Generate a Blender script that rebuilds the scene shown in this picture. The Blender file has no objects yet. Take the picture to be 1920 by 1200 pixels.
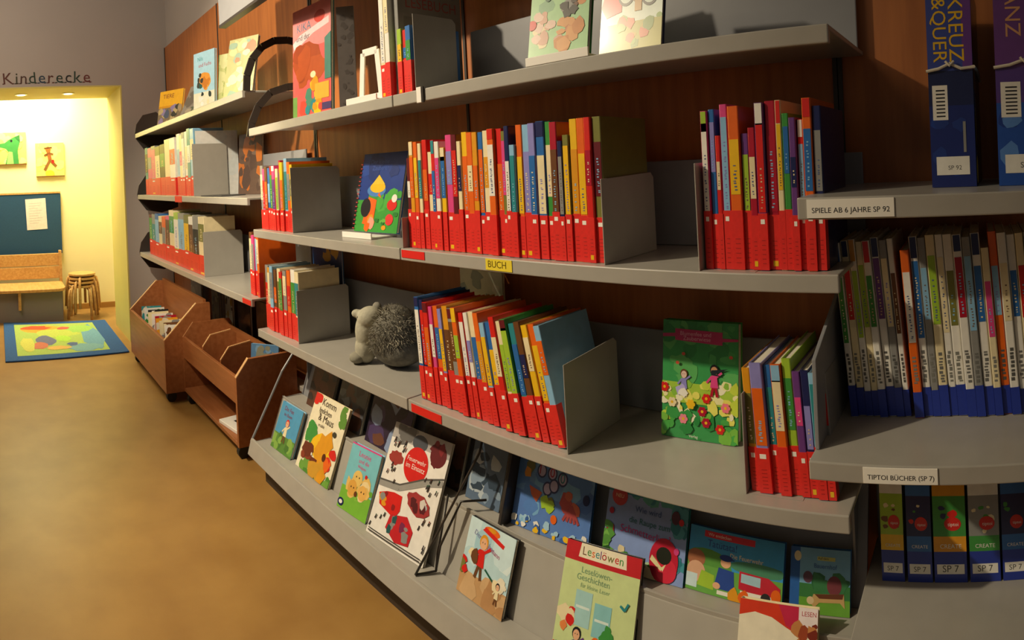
import bpy, bmesh, math, random
from mathutils import Matrix, Vector, Euler
R = math.radians
C = bpy.context.scene.collection
SC = bpy.context.scene

# ------------------------------------------------------------------ camera (sweep panorama, eye height about 1.03 m)
F, AIM, ROLL, HORIZON = 1164.4, 0.7502, -0.0510, 312.4
cd = bpy.data.cameras.new('camera'); cam = bpy.data.objects.new('camera', cd); C.objects.link(cam)
_c, _s, _cr, _sr = math.cos(AIM), math.sin(AIM), math.cos(ROLL), math.sin(ROLL)
def _lv(x, y, z): return Vector((_c*x-_s*y, _s*x+_c*y, z))
_m = Matrix((_lv(_cr, 0, _sr), _lv(-_sr, 0, _cr), -_lv(0, 1, 0))).transposed().to_4x4()
_m.translation = (0, 0, 1.035); cam.matrix_world = _m
cd.lens = 17
cd.type = 'PANO'; cd.panorama_type = 'CENTRAL_CYLINDRICAL'
cd.central_cylindrical_range_u_min = -960/F; cd.central_cylindrical_range_u_max = 960/F
cd.central_cylindrical_range_v_min = -(1200-HORIZON)/F; cd.central_cylindrical_range_v_max = HORIZON/F
cd.central_cylindrical_radius = 1
cd.clip_start = 0.02; cd.clip_end = 50
SC.camera = cam

# ------------------------------------------------------------------ world, lights, exposure
w = bpy.data.worlds.new('room_ambience'); SC.world = w; w.use_nodes = True
w.node_tree.nodes['Background'].inputs[0].default_value = (1.0, 0.86, 0.70, 1)
w.node_tree.nodes['Background'].inputs[1].default_value = 0.075
def spot(loc, target, energy, angle, blend=0.5, col=(1, .84, .6), size=.04):
    l = bpy.data.lights.new('ceiling_spotlight', 'SPOT'); l.energy = energy; l.color = col
    l.spot_size = R(angle); l.spot_blend = blend; l.shadow_soft_size = size
    o = bpy.data.objects.new('ceiling_spotlight', l); C.objects.link(o); o.location = loc
    o.rotation_euler = (Vector(target)-Vector(loc)).to_track_quat('-Z', 'Y').to_euler()
def area(loc, target, energy, sx, sy, col=(1, .86, .62)):
    l = bpy.data.lights.new('unseen_area_light', 'AREA'); l.energy = energy; l.color = col
    l.shape = 'RECTANGLE'; l.size = sx; l.size_y = sy
    o = bpy.data.objects.new('unseen_area_light', l); C.objects.link(o); o.location = loc
    o.rotation_euler = (Vector(target)-Vector(loc)).to_track_quat('-Z', 'Y').to_euler()
spot((-2.2, -.7, 2.43), (-1.35, .95, .60), 270, 66, .9)
spot((-1.0, -.7, 2.43), (-2.60, .95, 1.30), 260, 40, .5)
area((-2.3, -.9, 2.5), (-2.3, -.5, 0), 20, 2.4, 1.0, (1, .80, .54))  # broad overhead fill, added for the room's general ambient light
area((-2.6, -.5, 2.5), (-4.05, .5, 1.7), 11, .8, .8, (1, .86, .70))  # extra fill added to brighten the wall around the doorway
area((-4.93, .15, 2.02), (-4.95, .15, 0), 95, .5, 1.4, (1, .91, .60))
SC.view_settings.view_transform = 'Standard'; SC.view_settings.look = 'None'
SC.view_settings.gamma = 1; SC.view_settings.use_curve_mapping = False
SC.view_settings.exposure = 0.0

# ------------------------------------------------------------------ materials
def srgb(h):
    h = h.lstrip('#'); v = [int(h[i:i+2], 16)/255 for i in (0, 2, 4)]
    return tuple((x/12.92 if x <= .04045 else ((x+.055)/1.055)**2.4) for x in v)+(1,)
_mats = {}
def M(col, rough=.38, noise=0.0, scale=60, metal=0, coat=0, stretch=None, col2=None, bump=0, name=None, detail=3):
    """procedural material: a base colour broken up by noise"""
    key = (col, rough, noise, scale, metal, coat, stretch, col2, bump)
    if key in _mats: return _mats[key]
    m = bpy.data.materials.new(name or 'paint'); m.use_nodes = True
    nt = m.node_tree; b = nt.nodes['Principled BSDF']
    b.inputs['Base Color'].default_value = srgb(col)
    b.inputs['Roughness'].default_value = rough; b.inputs['Metallic'].default_value = metal
    if coat: b.inputs['Coat Weight'].default_value = coat; b.inputs['Coat Roughness'].default_value = .12
    if col2 or bump or noise:
        tc = nt.nodes.new('ShaderNodeTexCoord'); mp = nt.nodes.new('ShaderNodeMapping')
        if stretch: mp.inputs['Scale'].default_value = stretch
        nz = nt.nodes.new('ShaderNodeTexNoise'); nz.inputs['Scale'].default_value = scale; nz.inputs['Detail'].default_value = detail
        nt.links.new(tc.outputs['Object'], mp.inputs['Vector']); nt.links.new(mp.outputs[0], nz.inputs['Vector'])
        if col2 or noise:
            cr = nt.nodes.new('ShaderNodeValToRGB')
            a = srgb(col); z = srgb(col2) if col2 else tuple(min(1, x*(1-noise)) for x in a[:3])+(1,)
            cr.color_ramp.elements[0].position = .32; cr.color_ramp.elements[0].color = z
            cr.color_ramp.elements[1].position = .68; cr.color_ramp.elements[1].color = a
            nt.links.new(nz.outputs['Fac'], cr.inputs[0]); nt.links.new(cr.outputs[0], b.inputs['Base Color'])
        if bump:
            bp = nt.nodes.new('ShaderNodeBump'); bp.inputs['Strength'].default_value = bump; bp.inputs['Distance'].default_value = .004
            nt.links.new(nz.outputs['Fac'], bp.inputs['Height']); nt.links.new(bp.outputs[0], b.inputs['Normal'])
    _mats[key] = m
    return m
def glow(col, s):
    m = bpy.data.materials.new('lamp_glow'); m.use_nodes = True; b = m.node_tree.nodes['Principled BSDF']
    b.inputs['Emission Color'].default_value = srgb(col); b.inputs['Emission Strength'].default_value = s
    return m
METAL = M('#a9a59c', .30, noise=.06, scale=25, name='grey_lacquered_steel')
METAL_D = M('#8b8c90', .34, noise=.05, scale=25, name='grey_steel_panel')
BLACK = M('#1c1b1a', .5, name='black_plastic')
DARKMETAL = M('#37322e', .35, name='dark_steel')
CHERRY = M('#b87038', .42, col2='#a36030', scale=6, stretch=(9, 9, .7), name='cherry_veneer')
BEECH = M('#a5673c', .42, col2='#94582f', scale=7, stretch=(.8, 8, 8), name='beech_laminate')
EDGE = M('#cf9f6c', .45, name='beech_edge')
BIRCH = M('#d2a565', .45, col2='#bd8c4c', scale=8, stretch=(8, 1, 8), name='light_birch')
PAGES = M('#e9e2cf', .8, noise=.12, scale=220, stretch=(1, .05, 1), name='paper_edges')
WHITEP = M('#f2efe8', .3, name='white_plastic')
PAPER = M('#f3f0e6', .6, name='white_label_paper')
BANDRED = M('#e3302a', .35, noise=.10, scale=160, name='red_age_sticker')
BANDBLUE = M('#22389a', .4, noise=.1, scale=160, name='blue_spine_sticker')
INK = M('#232021', .6, name='ink')
COL = dict(red='#d8241e', crimson='#b01430', orange='#e8681c', yellow='#f0c021', cream='#efe0b4', white='#efece2',
    blue='#2a6cb4', navy='#1b2458', teal='#2b8a92', green='#3f9440', lime='#a3c83a', pink='#e0488c', purple='#6b3d86',
    violet='#8f8ccf', grey='#8f8f8c', brown='#6d4426', maroon='#661722', sky='#8cbfe2', black='#1d1d22', olive='#7c7c3c', amber='#e09a20')
def CM(n, rough=.32): return M(COL.get(n, n), rough, noise=.10, scale=45, coat=.25)

# ------------------------------------------------------------------ mesh helpers
def box(bm, x0, x1, y0, y1, z0, z1, mi=0):
    vs = [bm.verts.new(p) for p in ((x0,y0,z0),(x1,y0,z0),(x1,y1,z0),(x0,y1,z0),(x0,y0,z1),(x1,y0,z1),(x1,y1,z1),(x0,y1,z1))]
    for f in ((0,3,2,1),(4,5,6,7),(0,1,5,4),(1,2,6,5),(2,3,7,6),(3,0,4,7)):
        bm.faces.new([vs[i] for i in f]).material_index = mi
def prism(bm, pts, axis, a, b, mi=0):
    """extrude a 2D outline along an axis ('x': pts are (y,z); 'y': (x,z); 'z': (x,y))"""
    def P(p, t): return {'x': (t, p[0], p[1]), 'y': (p[0], t, p[1]), 'z': (p[0], p[1], t)}[axis]
    A = [bm.verts.new(P(p, a)) for p in pts]; B = [bm.verts.new(P(p, b)) for p in pts]; n = len(pts)
    fs = [bm.faces.new(A), bm.faces.new(B[::-1])]+[bm.faces.new((A[i], B[i], B[(i+1) % n], A[(i+1) % n])) for i in range(n)]
    for f in fs: f.material_index = mi
    bmesh.ops.recalc_face_normals(bm, faces=fs)
def tube(bm, pts, r, mi=0, seg=8):
    pts = [Vector(p) for p in pts]; rings = []
    for i, p in enumerate(pts):
        d = (pts[min(i+1, len(pts)-1)]-pts[max(i-1, 0)]).normalized()
        u = d.orthogonal().normalized() if abs(d.z) < .99 else Vector((1, 0, 0)); v = d.cross(u).normalized(); u = v.cross(d).normalized()
        if i and rings:
            pu = rings[-1][1]; u = (pu-d*pu.dot(d)).normalized(); v = d.cross(u)
        rings.append(([bm.verts.new(p+(u*math.cos(a)+v*math.sin(a))*r) for a in [2*math.pi*k/seg for k in range(seg)]], u))
    for (A, _), (B, _) in zip(rings, rings[1:]):
        for k in range(seg): bm.faces.new((A[k], A[(k+1) % seg], B[(k+1) % seg], B[k])).material_index = mi
    for A, fl in ((rings[0][0], 1), (rings[-1][0], 0)):
        bm.faces.new(A[::-1] if fl else A).material_index = mi
def cyl(bm, x, y, z0, z1, r, seg=20, mi=0, r2=None):
    prism_pts = [(x+r*math.cos(2*math.pi*k/seg), y+r*math.sin(2*math.pi*k/seg)) for k in range(seg)]
    prism(bm, prism_pts, 'z', z0, z1, mi)
def new(name, bm, mats, parent=None, bevel=0, smooth=False):
    me = bpy.data.meshes.new(name); bm.to_mesh(me); bm.free()
    for m in (mats if isinstance(mats, (list, tuple)) else [mats]): me.materials.append(m)
    o = bpy.data.objects.new(name, me); C.objects.link(o)
    if parent: o.parent = parent
    if smooth:
        for p in me.polygons: p.use_smooth = True
    if bevel:
        b = o.modifiers.new('rounded', 'BEVEL'); b.width = bevel; b.segments = 2; b.limit_method = 'ANGLE'
    return o
def B(name, dims, mats, parent=None, bevel=0):
    bm = bmesh.new(); box(bm, *dims); return new(name, bm, mats, parent, bevel)
def tag(o, label, cat, group=None, kind=None):
    o['label'] = label; o['category'] = cat
    if group: o['group'] = group
    if kind: o['kind'] = kind
    return o
def thing(name, label, cat, loc=(0,0,0), rot=(0,0,0), group=None):
    o = bpy.data.objects.new(name, None); C.objects.link(o); o.location = loc; o.rotation_euler = rot
    o.empty_display_size = .05
    return tag(o, label, cat, group)
def struct(name, bm, mats, **k):
    o = new(name, bm, mats, **k); o['kind'] = 'structure'; return o

# lettering ---------------------------------------------------------
_txt = {}
def letters(s):
    if s not in _txt:
        cu = bpy.data.curves.new('t', 'FONT'); cu.body = s; cu.size = 1; cu.resolution_u = 3; cu.align_x = 'LEFT'
        o = bpy.data.objects.new('t', cu); C.objects.link(o)
        dg = bpy.context.evaluated_depsgraph_get(); e = o.evaluated_get(dg); me = e.to_mesh()
        vs = [tuple(v.co) for v in me.vertices]; fs = [tuple(p.vertices) for p in me.polygons]; e.to_mesh_clear()
        bpy.data.objects.remove(o); bpy.data.curves.remove(cu)
        xs = [v[0] for v in vs] or [0]; ys = [v[1] for v in vs] or [0]
        _txt[s] = (vs, fs, min(xs), max(xs), min(ys), max(ys))
    return _txt[s]

class Art:
    """flat printed picture in a w x h rectangle; shapes are layered in paint order, facing -y"""
    def __init__(s, w, h, step=.00003, base=.0004):
        s.w, s.h, s.bm, s.mats, s.idx, s.n, s.step, s.base = w, h, bmesh.new(), [], {}, 0, step, base
    def mi(s, c):
        if c not in s.idx:
            s.idx[c] = len(s.mats); s.mats.append(CM(c))
        return s.idx[c]
    def _y(s): s.n += 1; return -(s.base+s.step*s.n)
    def poly(s, pts, c):
        y = s._y(); pts = [(min(1, max(0, a)), min(1, max(0, b))) for a, b in pts]
        vs = [s.bm.verts.new(((a-.5)*s.w, y, b*s.h)) for a, b in pts]
        try: s.bm.faces.new(vs).material_index = s.mi(c)
        except ValueError: pass
        return s
    def rect(s, a0, b0, a1, b1, c): return s.poly([(a0, b0), (a1, b0), (a1, b1), (a0, b1)], c)
    def ell(s, a, b, ra, rb, c, n=18, wob=0, seed=0, rot=0):
        rd = random.Random(seed+s.n); asp = s.h/s.w
        P = []
        for k in range(n):
            t = 2*math.pi*k/n; r = 1+wob*(rd.random()-.5)
            x, z = ra*r*math.cos(t), rb*r*math.sin(t)*asp
            x, z = x*math.cos(rot)-z*math.sin(rot), x*math.sin(rot)+z*math.cos(rot)
            P.append((a+x, b+z/asp))
        return s.poly(P, c)
    def blobs(s, n, box_, cols, r0, r1, seed=1):
        rd = random.Random(seed)
        for k in range(n):
            a = rd.uniform(box_[0], box_[2]); b = rd.uniform(box_[1], box_[3]); r = rd.uniform(r0, r1)
            s.ell(a, b, r, r*s.w/s.h*rd.uniform(.6, 1.3), rd.choice(cols), n=9, wob=.5, seed=seed+k)
        return s
    def line(s, pts, wd, c):
        for (a0, b0), (a1, b1) in zip(pts, pts[1:]):
            dx, dz = (a1-a0)*s.w, (b1-b0)*s.h; L = math.hypot(dx, dz) or 1
            nx, nz = -dz/L*wd/2, dx/L*wd/2
            s.poly([(a0+nx/s.w, b0+nz/s.h), (a1+nx/s.w, b1+nz/s.h), (a1-nx/s.w, b1-nz/s.h), (a0-nx/s.w, b0-nz/s.h)], c)
        return s
    def text(s, t, a0, b0, a1, c, hmax=.2, rot=0, curve=0):
        vs, fs, x0, x1, y0, y1 = letters(t)
        if not fs: return s
        sc = (a1-a0)*s.w/(x1-x0); sc = min(sc, hmax*s.h/max(.3, (y1-y0)))
        y = s._y(); mi = s.mi(c); V = []
        for v in vs:
            px, pz = (v[0]-x0)*sc, (v[1])*sc
            pz += curve*math.sin(px/max(1e-6, (x1-x0)*sc)*math.pi*2)
            px, pz = px*math.cos(rot)-pz*math.sin(rot), px*math.sin(rot)+pz*math.cos(rot)
            V.append(s.bm.verts.new(((a0-.5)*s.w+px, y, b0*s.h+pz)))
        for f in fs:
            try: s.bm.faces.new([V[i] for i in f]).material_index = mi
            except ValueError: pass
        return s
    def word(s, t, a0, b0, a1, cols):
        ws = [(letters(c)[3]-letters(c)[2]) for c in t]; tot = sum(ws)+.09*(len(t)-1); k = (a1-a0)/tot; x = a0
        for i, (c, wd) in enumerate(zip(t, ws)):
            s.text(c, x, b0+.004*(i % 2), x+wd*k, cols[i % len(cols)], hmax=9); x += (wd+.09)*k
        return s
    def flower(s, a, b, r, c, c2='yellow'):
        for k in range(6):
            t = k*math.pi/3; s.ell(a+r*.8*math.cos(t), b+r*.8*math.sin(t)*s.w/s.h, r*.55, r*.55*s.w/s.h, c, n=8)
        return s.ell(a, b, r*.4, r*.4*s.w/s.h, c2, n=8)
    def figure(s, a, b, k, skin, top, legs, hair='brown'):
        """small printed child: legs, body, arms, head, hair"""
        q = s.w/s.h
        s.line([(a-.15*k, b), (a-.05*k, b+.45*k*q)], .13*k*s.w, legs); s.line([(a+.15*k, b), (a+.05*k, b+.45*k*q)], .13*k*s.w, legs)
        s.poly([(a-.2*k, b+.4*k*q), (a+.2*k, b+.4*k*q), (a+.13*k, b+.95*k*q), (a-.13*k, b+.95*k*q)], top)
        s.line([(a-.12*k, b+.9*k*q), (a-.38*k, b+.6*k*q)], .1*k*s.w, top); s.line([(a+.12*k, b+.9*k*q), (a+.38*k, b+1.1*k*q)], .1*k*s.w, top)
        s.ell(a, b+1.2*k*q, .22*k, .25*k*q, hair, n=12); s.ell(a, b+1.15*k*q, .17*k, .2*k*q, skin, n=12)
        for dx in (-.06, .06): s.ell(a+dx*k, b+1.18*k*q, .02*k, .03*k*q, 'black', n=6)
        return s
    def make(s, name, parent, loc=(0, 0, 0), rot=None):
        o = new(name, s.bm, s.mats, parent); o.location = loc
        if rot: o.rotation_euler = rot
        return o

# books --------------------------------------------------------------
def display_book(name, label, cat, art, w, h, t, loc, yaw, lean, spine='white', group=None, gap=0):
    """a book shown cover forward: cover wrap, page block, printed picture. loc = bottom centre of the front cover"""
    o = thing(name, label, cat, loc, (0, 0, 0), group)
    o.rotation_euler = (Matrix.Rotation(R(yaw), 3, 'Z') @ Matrix.Rotation(-R(lean), 3, 'X')).to_euler()
    bm = bmesh.new(); k = .0018
    box(bm, -w/2, w/2, 0, k, 0, h); box(bm, -w/2, w/2, t-k, t, 0, h); box(bm, -w/2, -w/2+k, k, t-k, 0, h)
    new('cover', bm, CM(spine), o, bevel=.0006)
    B('page_block', (-w/2+k+.0002, w/2-.003, k+.0002, t-k-.0002, .003, h-.003), PAGES, o)
    a = Art(w, h); art(a); a.make('cover_picture', o)
    return o
ORD = ('first second third fourth fifth sixth seventh eighth ninth tenth eleventh twelfth thirteenth fourteenth fifteenth sixteenth '
       'seventeenth eighteenth nineteenth twentieth twenty-first twenty-second twenty-third twenty-fourth twenty-fifth twenty-sixth '
       'twenty-seventh twenty-eighth twenty-ninth thirtieth thirty-first thirty-second thirty-third thirty-fourth thirty-fifth '
       'thirty-sixth thirty-seventh thirty-eighth thirty-ninth fortieth').split()
WORDCOL = {'sky': 'pale-blue', 'amber': 'golden'}
def cw(c): return WORDCOL.get(c, c)
def spine_book(label, group, t, h, d, cover, block, extra, loc, lean=0, band=.085, bandmat=None, text=None, rd=random, dots=True, name='book', yaw=0, pale=False):
    """a shelved book seen from its spine: cover wrap, page block, title blocks and an age sticker. loc = bottom centre of the spine"""
    o = thing(name, label, 'book', loc, (0, 0, 0), group)
    o.rotation_euler = (Matrix.Rotation(R(yaw), 3, 'Z') @ Matrix.Rotation(-R(lean), 3, 'Y')).to_euler()
    k = min(.0012, t*.18); e = t/2-.0004
    bm = bmesh.new(); rr = min(.0018, t*.25)
    prism(bm, [(-e, rr), (-e+rr*.4, rr*.3), (-e+rr, 0), (e-rr, 0), (e-rr*.4, rr*.3), (e, rr), (e, k+.003), (-e, k+.003)], 'z', 0, h)
    box(bm, -e, -e+k, k+.003, d, 0, h); box(bm, e-k, e, k+.003, d, 0, h)
    new('cover', bm, CM(cover), o)
    B('page_block', (-e+k, e-k, k+.0031, d-.003, .003, h-.003), PAGES, o)
    iw = e-rr*.8
    if block:
        z0 = band+.002 if band else .01; z1 = h*rd.uniform(.72, .93)
        zs = z0+(z1-z0)*rd.choice((0, 0, .25, .45))
        if pale: z1 = h*rd.uniform(.8, .9); zs = h*rd.uniform(.42, .55)
        # printed title as a run of small dark strokes along the block
        bm = bmesh.new(); box(bm, -iw, iw, -.0005, .0002, zs, z1, 0); z = zs+.006; ink = rd.choice(('#5a6a94', '#7c6a58', 'violet')) if block in ('cream', 'white', 'yellow', 'sky', 'lime', 'grey') else rd.choice(('cream', '#d8b890', 'sky'))
        zt = zs+(z1-zs)*rd.uniform(.45, .8)
        while z < zt:
            q = rd.uniform(.002, .0042); c_ = iw*rd.uniform(-.15, .15); box(bm, c_-iw*.26, c_+iw*.26, -.0008, -.0003, z, z+q*.6, 1); z += q+.0014*rd.choice((0, 1, 1, 4))
        new('title_block', bm, [CM(block), CM(ink)], o)
    if pale:      # printed grey lower spine
        bm = bmesh.new(); z = band+.012
        while z < h*.36:
            q = rd.uniform(.002, .006); c_ = iw*rd.uniform(-.3, .3); box(bm, c_-iw*.5, c_+iw*.5, -.0004, .0001, z, z+q); z += q+rd.uniform(.001, .004)
        new('spine_imprint', bm, M(rd.choice(('#6c6c68', '#7c7c74', '#545450')), .5), o)
    if extra:
        bm = bmesh.new(); a = h*rd.uniform(.86, .93); box(bm, -iw, iw, -.0005, .0002, a, h-.0008)
        new('spine_top_patch', bm, CM(extra), o)
    if band:
        bm = bmesh.new(); q = e+.0002; hb = band+rd.uniform(-.004, .008)
        box(bm, -q, q, -.0009, .0004, .001, hb); box(bm, -q, -q+.0003, .0004, .016, .001, hb); box(bm, q-.0003, q, .0004, .016, .001, hb)
        if dots:
            for zz in (.12, .2, .28, .36, .44, .52): box(bm, -iw*.5, iw*.5, -.0011, -.0008, hb*zz, hb*zz+.0010, 2)
            if rd.random() < .55: box(bm, -iw*.6, iw*.6, -.0012, -.0008, hb-.016, hb-.009, 1)
            if rd.random() < .2: box(bm, -iw*.6, iw*.6, -.0012, -.0008, .006, .014, 3)
        new('spine_sticker', bm, [bandmat or BANDRED, PAPER, M('#a51a16', .5), CM('yellow')], o)
    return o
def row(spec, x0, x1, y, z, anchor, group, d=.15, lean=0, lean1=None, from_end=False, band=.085, bandmat=None, seed=1, hmin=.19, yj=.004, **kw):
    """spec: '13 .24 orange cream [top]' per book, thickness in mm; thicknesses are scaled to fill x0..x1"""
    rd = random.Random(seed); L = [s.split() for s in spec.strip().split('\n')]
    n = len(L); lean1 = lean if lean1 is None else lean1
    hs = [float(s[1]) for s in L]; le = [lean+(lean1-lean)*i/max(1, n-1) for i in range(n)]
    slack = sum(max(0, math.tan(R(le[i]))-math.tan(R(le[i-1])))*hs[i] for i in range(1, n))
    tot = sum(float(s[0])/1000/math.cos(R(l)) for s, l in zip(L, le)); k = (x1-x0-slack)/tot; x = x0
    for i, s in enumerate(L):
        t = float(s[0])/1000*k; h = hs[i]; tw = t/math.cos(R(le[i]))
        if i: x += max(0, math.tan(R(le[i]))-math.tan(R(le[i-1])))*h
        j = n-1-i if from_end else i
        b = s[3] if len(s) > 3 and s[3] != '-' else None; ex = s[4] if len(s) > 4 else None
        size = 'tall ' if h > .245 else ('short ' if h < .2 else ('thick ' if float(s[0]) > 17 else ('slim ' if float(s[0]) < 9 else '')))
        colours = cw(s[2])+(' and '+cw(b) if b and b != s[2] else '')
        spine_book(f'{size}{colours} book, {ORD[j]} from {anchor}', group, t, h, d, s[2], b, ex,
                   (x+tw/2, y+rd.uniform(-yj, yj), z+.0005+(t/2)*math.sin(R(abs(le[i])))), le[i], band, bandmat, rd=rd, **kw)
        x += tw

# ------------------------------------------------------------------ the room; most coordinates from here on computed from image pixels
bm = bmesh.new(); box(bm, -5.5, 2.2, -3.0, 1.3, -.05, 0)
struct('floor', bm, M('#a37c42', .40, col2='#956e38', scale=7, detail=10, name='ochre_linoleum'))
WALLM = M('#b3a9a1', .8, noise=.04, scale=3, name='grey_lilac_plaster')
YEL = M('#d9cb74', .7, noise=.05, scale=4, name='yellow_painted_reveal')
NICHE = M('#f3e9b4', .8, noise=.03, scale=3, name='pale_yellow_plaster')
DX, NX, NB = -4.055, -4.57, -5.28          # door wall, niche front, niche back; doorway, niche and trolleys scaled about the camera
bm = bmesh.new(); box(bm, DX, 2.2, 1.136, 1.25, 0, 2.9); struct('wall_back', bm, WALLM)
bm = bmesh.new()                                     # wall with the deep doorway
box(bm, NX, DX, .811, 1.25, 0, 2.9); box(bm, NX, DX, -3.0, -.95, 0, 2.9); box(bm, NX, DX, -.95, .811, 1.703, 2.9)
struct('wall_left', bm, WALLM)
bm = bmesh.new(); box(bm, NX-.008, DX+.001, .802, .8115, 0, 1.7035); box(bm, NX-.008, DX+.001, -.95, .802, 1.694, 1.7035)
struct('trim_1', bm, YEL)
bm = bmesh.new(); box(bm, NB-.1, NB, -1.1, 1.04, 0, 2.16); struct('wall_niche', bm, NICHE)
bm = bmesh.new(); box(bm, NB, NX, .95, 1.04, 0, 2.16); struct('wall_right', bm, NICHE)
bm = bmesh.new(); box(bm, NB-.1, NX, -1.1, 1.04, 2.07, 2.16); struct('ceiling', bm, M('#f0ead2', .8))
bm = bmesh.new(); box(bm, NB, NB+.012, .55, .95, 0, .045); struct('baseboard_niche', bm, M('#a87a3a', .5))
for i, y in enumerate((.15, .48)):
    t = thing('recessed_downlight', ['round recessed downlight in yellow lintel, under the K of the lettering', 'round recessed downlight in yellow lintel, next to the yellow door jamb'][i], 'light', (-4.31, y, 1.6935))
    bm = bmesh.new(); cyl(bm, 0, 0, -.004, .0, .045); new('rim', bm, M('#e8dfae', .3), t)
    bm = bmesh.new(); cyl(bm, 0, 0, -.0065, -.0042, .03); new('lamp', bm, glow('#fff0b8', 2.5), t)

# hand-painted word above the doorway (letters stand on the door wall, facing +x)
t = thing('wall_lettering', 'hand-painted word Kinderecke on grey wall above the yellow doorway', 'lettering', (DX+.001, .030, 1.728), (0, 0, R(90)))
cols = ['#5a2f24', '#40402a', '#4c3024', '#243c2c', '#283f50', '#5a2f24', '#243c30', '#282828', '#284034', '#6a2e2a']
x = 0; rdl = random.Random(2)
for ch, c in zip('Kinderecke', cols):
    vs, fs, x0, x1, y0, y1 = letters(ch); sc = .105; wv = (x1-x0)*sc; an = rdl.uniform(-.07, .07)
    bm = bmesh.new(); V = []
    for v in vs:
        px, pz = (v[0]-(x0+x1)/2)*sc, v[1]*sc
        V.append(bm.verts.new((x+wv/2+px*math.cos(an)-pz*math.sin(an), -.001, px*math.sin(an)+pz*math.cos(an)+rdl.uniform(-.0002, .0002))))
    for f in fs: bm.faces.new([V[i] for i in f])
    for q in (0, 1):      # little serif dabs of the brush
        px = x+wv*q; vs4 = [bm.verts.new(p) for p in ((px-.008, -.0012, -.004), (px+.008, -.0012, -.002), (px+.008, -.0012, .004), (px-.008, -.0012, .002))]
        bm.faces.new(vs4)
    o = new('letter', bm, M(c, .7), t)
    x += wv+.019

# pictures in the niche (face +x)
def wall_picture(label, y0, y1, z0, z1, art, x=NB, name='canvas_picture', cat='picture', t=.018):
    o = thing(name, label, cat, (x, (y0+y1)/2, z0), (0, 0, R(90)))
    w, h = y1-y0, z1-z0
    B('canvas', (-w/2, w/2, -t, 0, 0, h), M('#e8dc7c', .7), o, bevel=.002)
    a = Art(w, h, step=.0003); art(a); a.make('painting', o, (0, -t, 0))
    return o
def dragon(a):
    a.rect(0, 0, 1, 1, '#dfe06e').blobs(14, (.05, .1, .95, .95), ['#e8e47c', '#d8de6c', '#f0e88c'], .08, .2, 3)
    a.poly([(.3, 0), (.75, 0), (.72, .45), (.8, .7), (.62, .86), (.45, .78), (.3, .68), (.12, .66), (.14, .55), (.34, .5), (.42, .4)], '#3f8a44')
    a.poly([(.34, 0), (.58, 0), (.55, .4), (.42, .42)], '#8fc86a').ell(.52, .74, .04, .04, 'black', n=8).rect(0, 0, 1, .03, 'brown')
    a.poly([(.62, .86), (.8, .92), (.8, .7)], '#2f6e38')
def dancer(a):
    a.rect(0, 0, 1, 1, '#e4e078').blobs(12, (.05, .1, .95, .95), ['#efe68a', '#dce074'], .08, .2, 5)
    a.line([(.3, .2), (.5, .5), (.72, .3)], .022, '#8a5a2c').line([(.5, .5), (.45, .75)], .03, '#9a5a2c').line([(.3, .62), (.45, .7), (.62, .66)], .014, '#7a4a24')
    a.ell(.44, .8, .09, .09, '#a8642c').line([(.3, .84), (.58, .86)], .012, '#6a3c1c').ell(.48, .1, .16, .1, '#e8c83a').ell(.6, .45, .05, .06, 'red', n=8).rect(0, 0, 1, .03, 'brown')
wall_picture('square yellow canvas with a green dragon on pale niche wall', -.05, .211, 1.242, 1.518, dragon)
wall_picture('square yellow canvas with a brown dancing figure on pale niche wall', .289, .530, 1.130, 1.419, dancer)
t = thing('notice_board', 'dark blue notice board with light wooden top strip behind bench', 'notice board', (NB+.002, -.30, .483), (0, 0, R(90)))
B('board', (-.62, .785, -.03, 0, 0, .505), M('#1f4a6c', .85, noise=.12, scale=120), t)
B('top_strip', (-.62, .785, -.034, 0, .507, .521), BIRCH, t)
t = thing('paper_sheet', 'white sheet of paper pinned on the dark blue notice board', 'paper', (NB+.034, .280, .69), (0, R(-2), R(90)))
a = Art(.172, .26); a.rect(0, 0, 1, 1, '#ece4dc')
for k in range(9): a.line([(.15, .85-k*.08), (.8-(k % 3)*.1, .85-k*.08)], .0025, '#b8a8a8')
a.make('sheet', t, (0, 0, 0))

# bench
t = thing('bench', 'light wooden bench with two-plank backrest below the blue board', 'bench', (-4.96, -.30, 0), (0, 0, R(90)))
bm = bmesh.new(); prism(bm, [(-.62, -.17), (.70, -.17), (.745, -.145), (.763, -.09), (.763, .22), (-.62, .22)], 'z', .237, .26); new('seat', bm, BIRCH, t, bevel=.004)
for z in (.285, .392): B('backrest_plank', (-.62, .75, .22, .238, z, z+.10), BIRCH, t, bevel=.004)
B('side_post', (.746, .768, .19, .25, 0, .515), BIRCH, t, bevel=.003)
B('front_panel', (-.62, .74, -.09, -.07, 0, .236), M('#877f7a', .7), t)
B('bracket', (.39, .412, -.14, -.091, .10, .236), BIRCH, t)

# nested stools
for k in range(4):
    t = thing('stool', ['round light wooden stool at the bottom of the nested pile beside bench', 'round light wooden stool, second from the floor in the nested pile',
        'round light wooden stool, third from the floor in the nested pile', 'round light wooden stool on top of the nested pile beside bench'][k], 'stool',
        (-4.94, .605, .030*k), (0, 0, R(17*k)), 'stools nested beside the bench')
    bm = bmesh.new(); cyl(bm, 0, 0, .245, .262, .108, 28); new('seat', bm, BIRCH, t, bevel=.004)
    for q in range(4):
        an = q*math.pi/2+.4; cx, cy = math.cos(an), math.sin(an)
        bm = bmesh.new(); tube(bm, [(cx*.135, cy*.135, 0), (cx*.125, cy*.125, .17), (cx*.113, cy*.113, .225), (cx*.078, cy*.078, .241)], .011)
        new('leg', bm, BIRCH, t, smooth=True)

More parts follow.
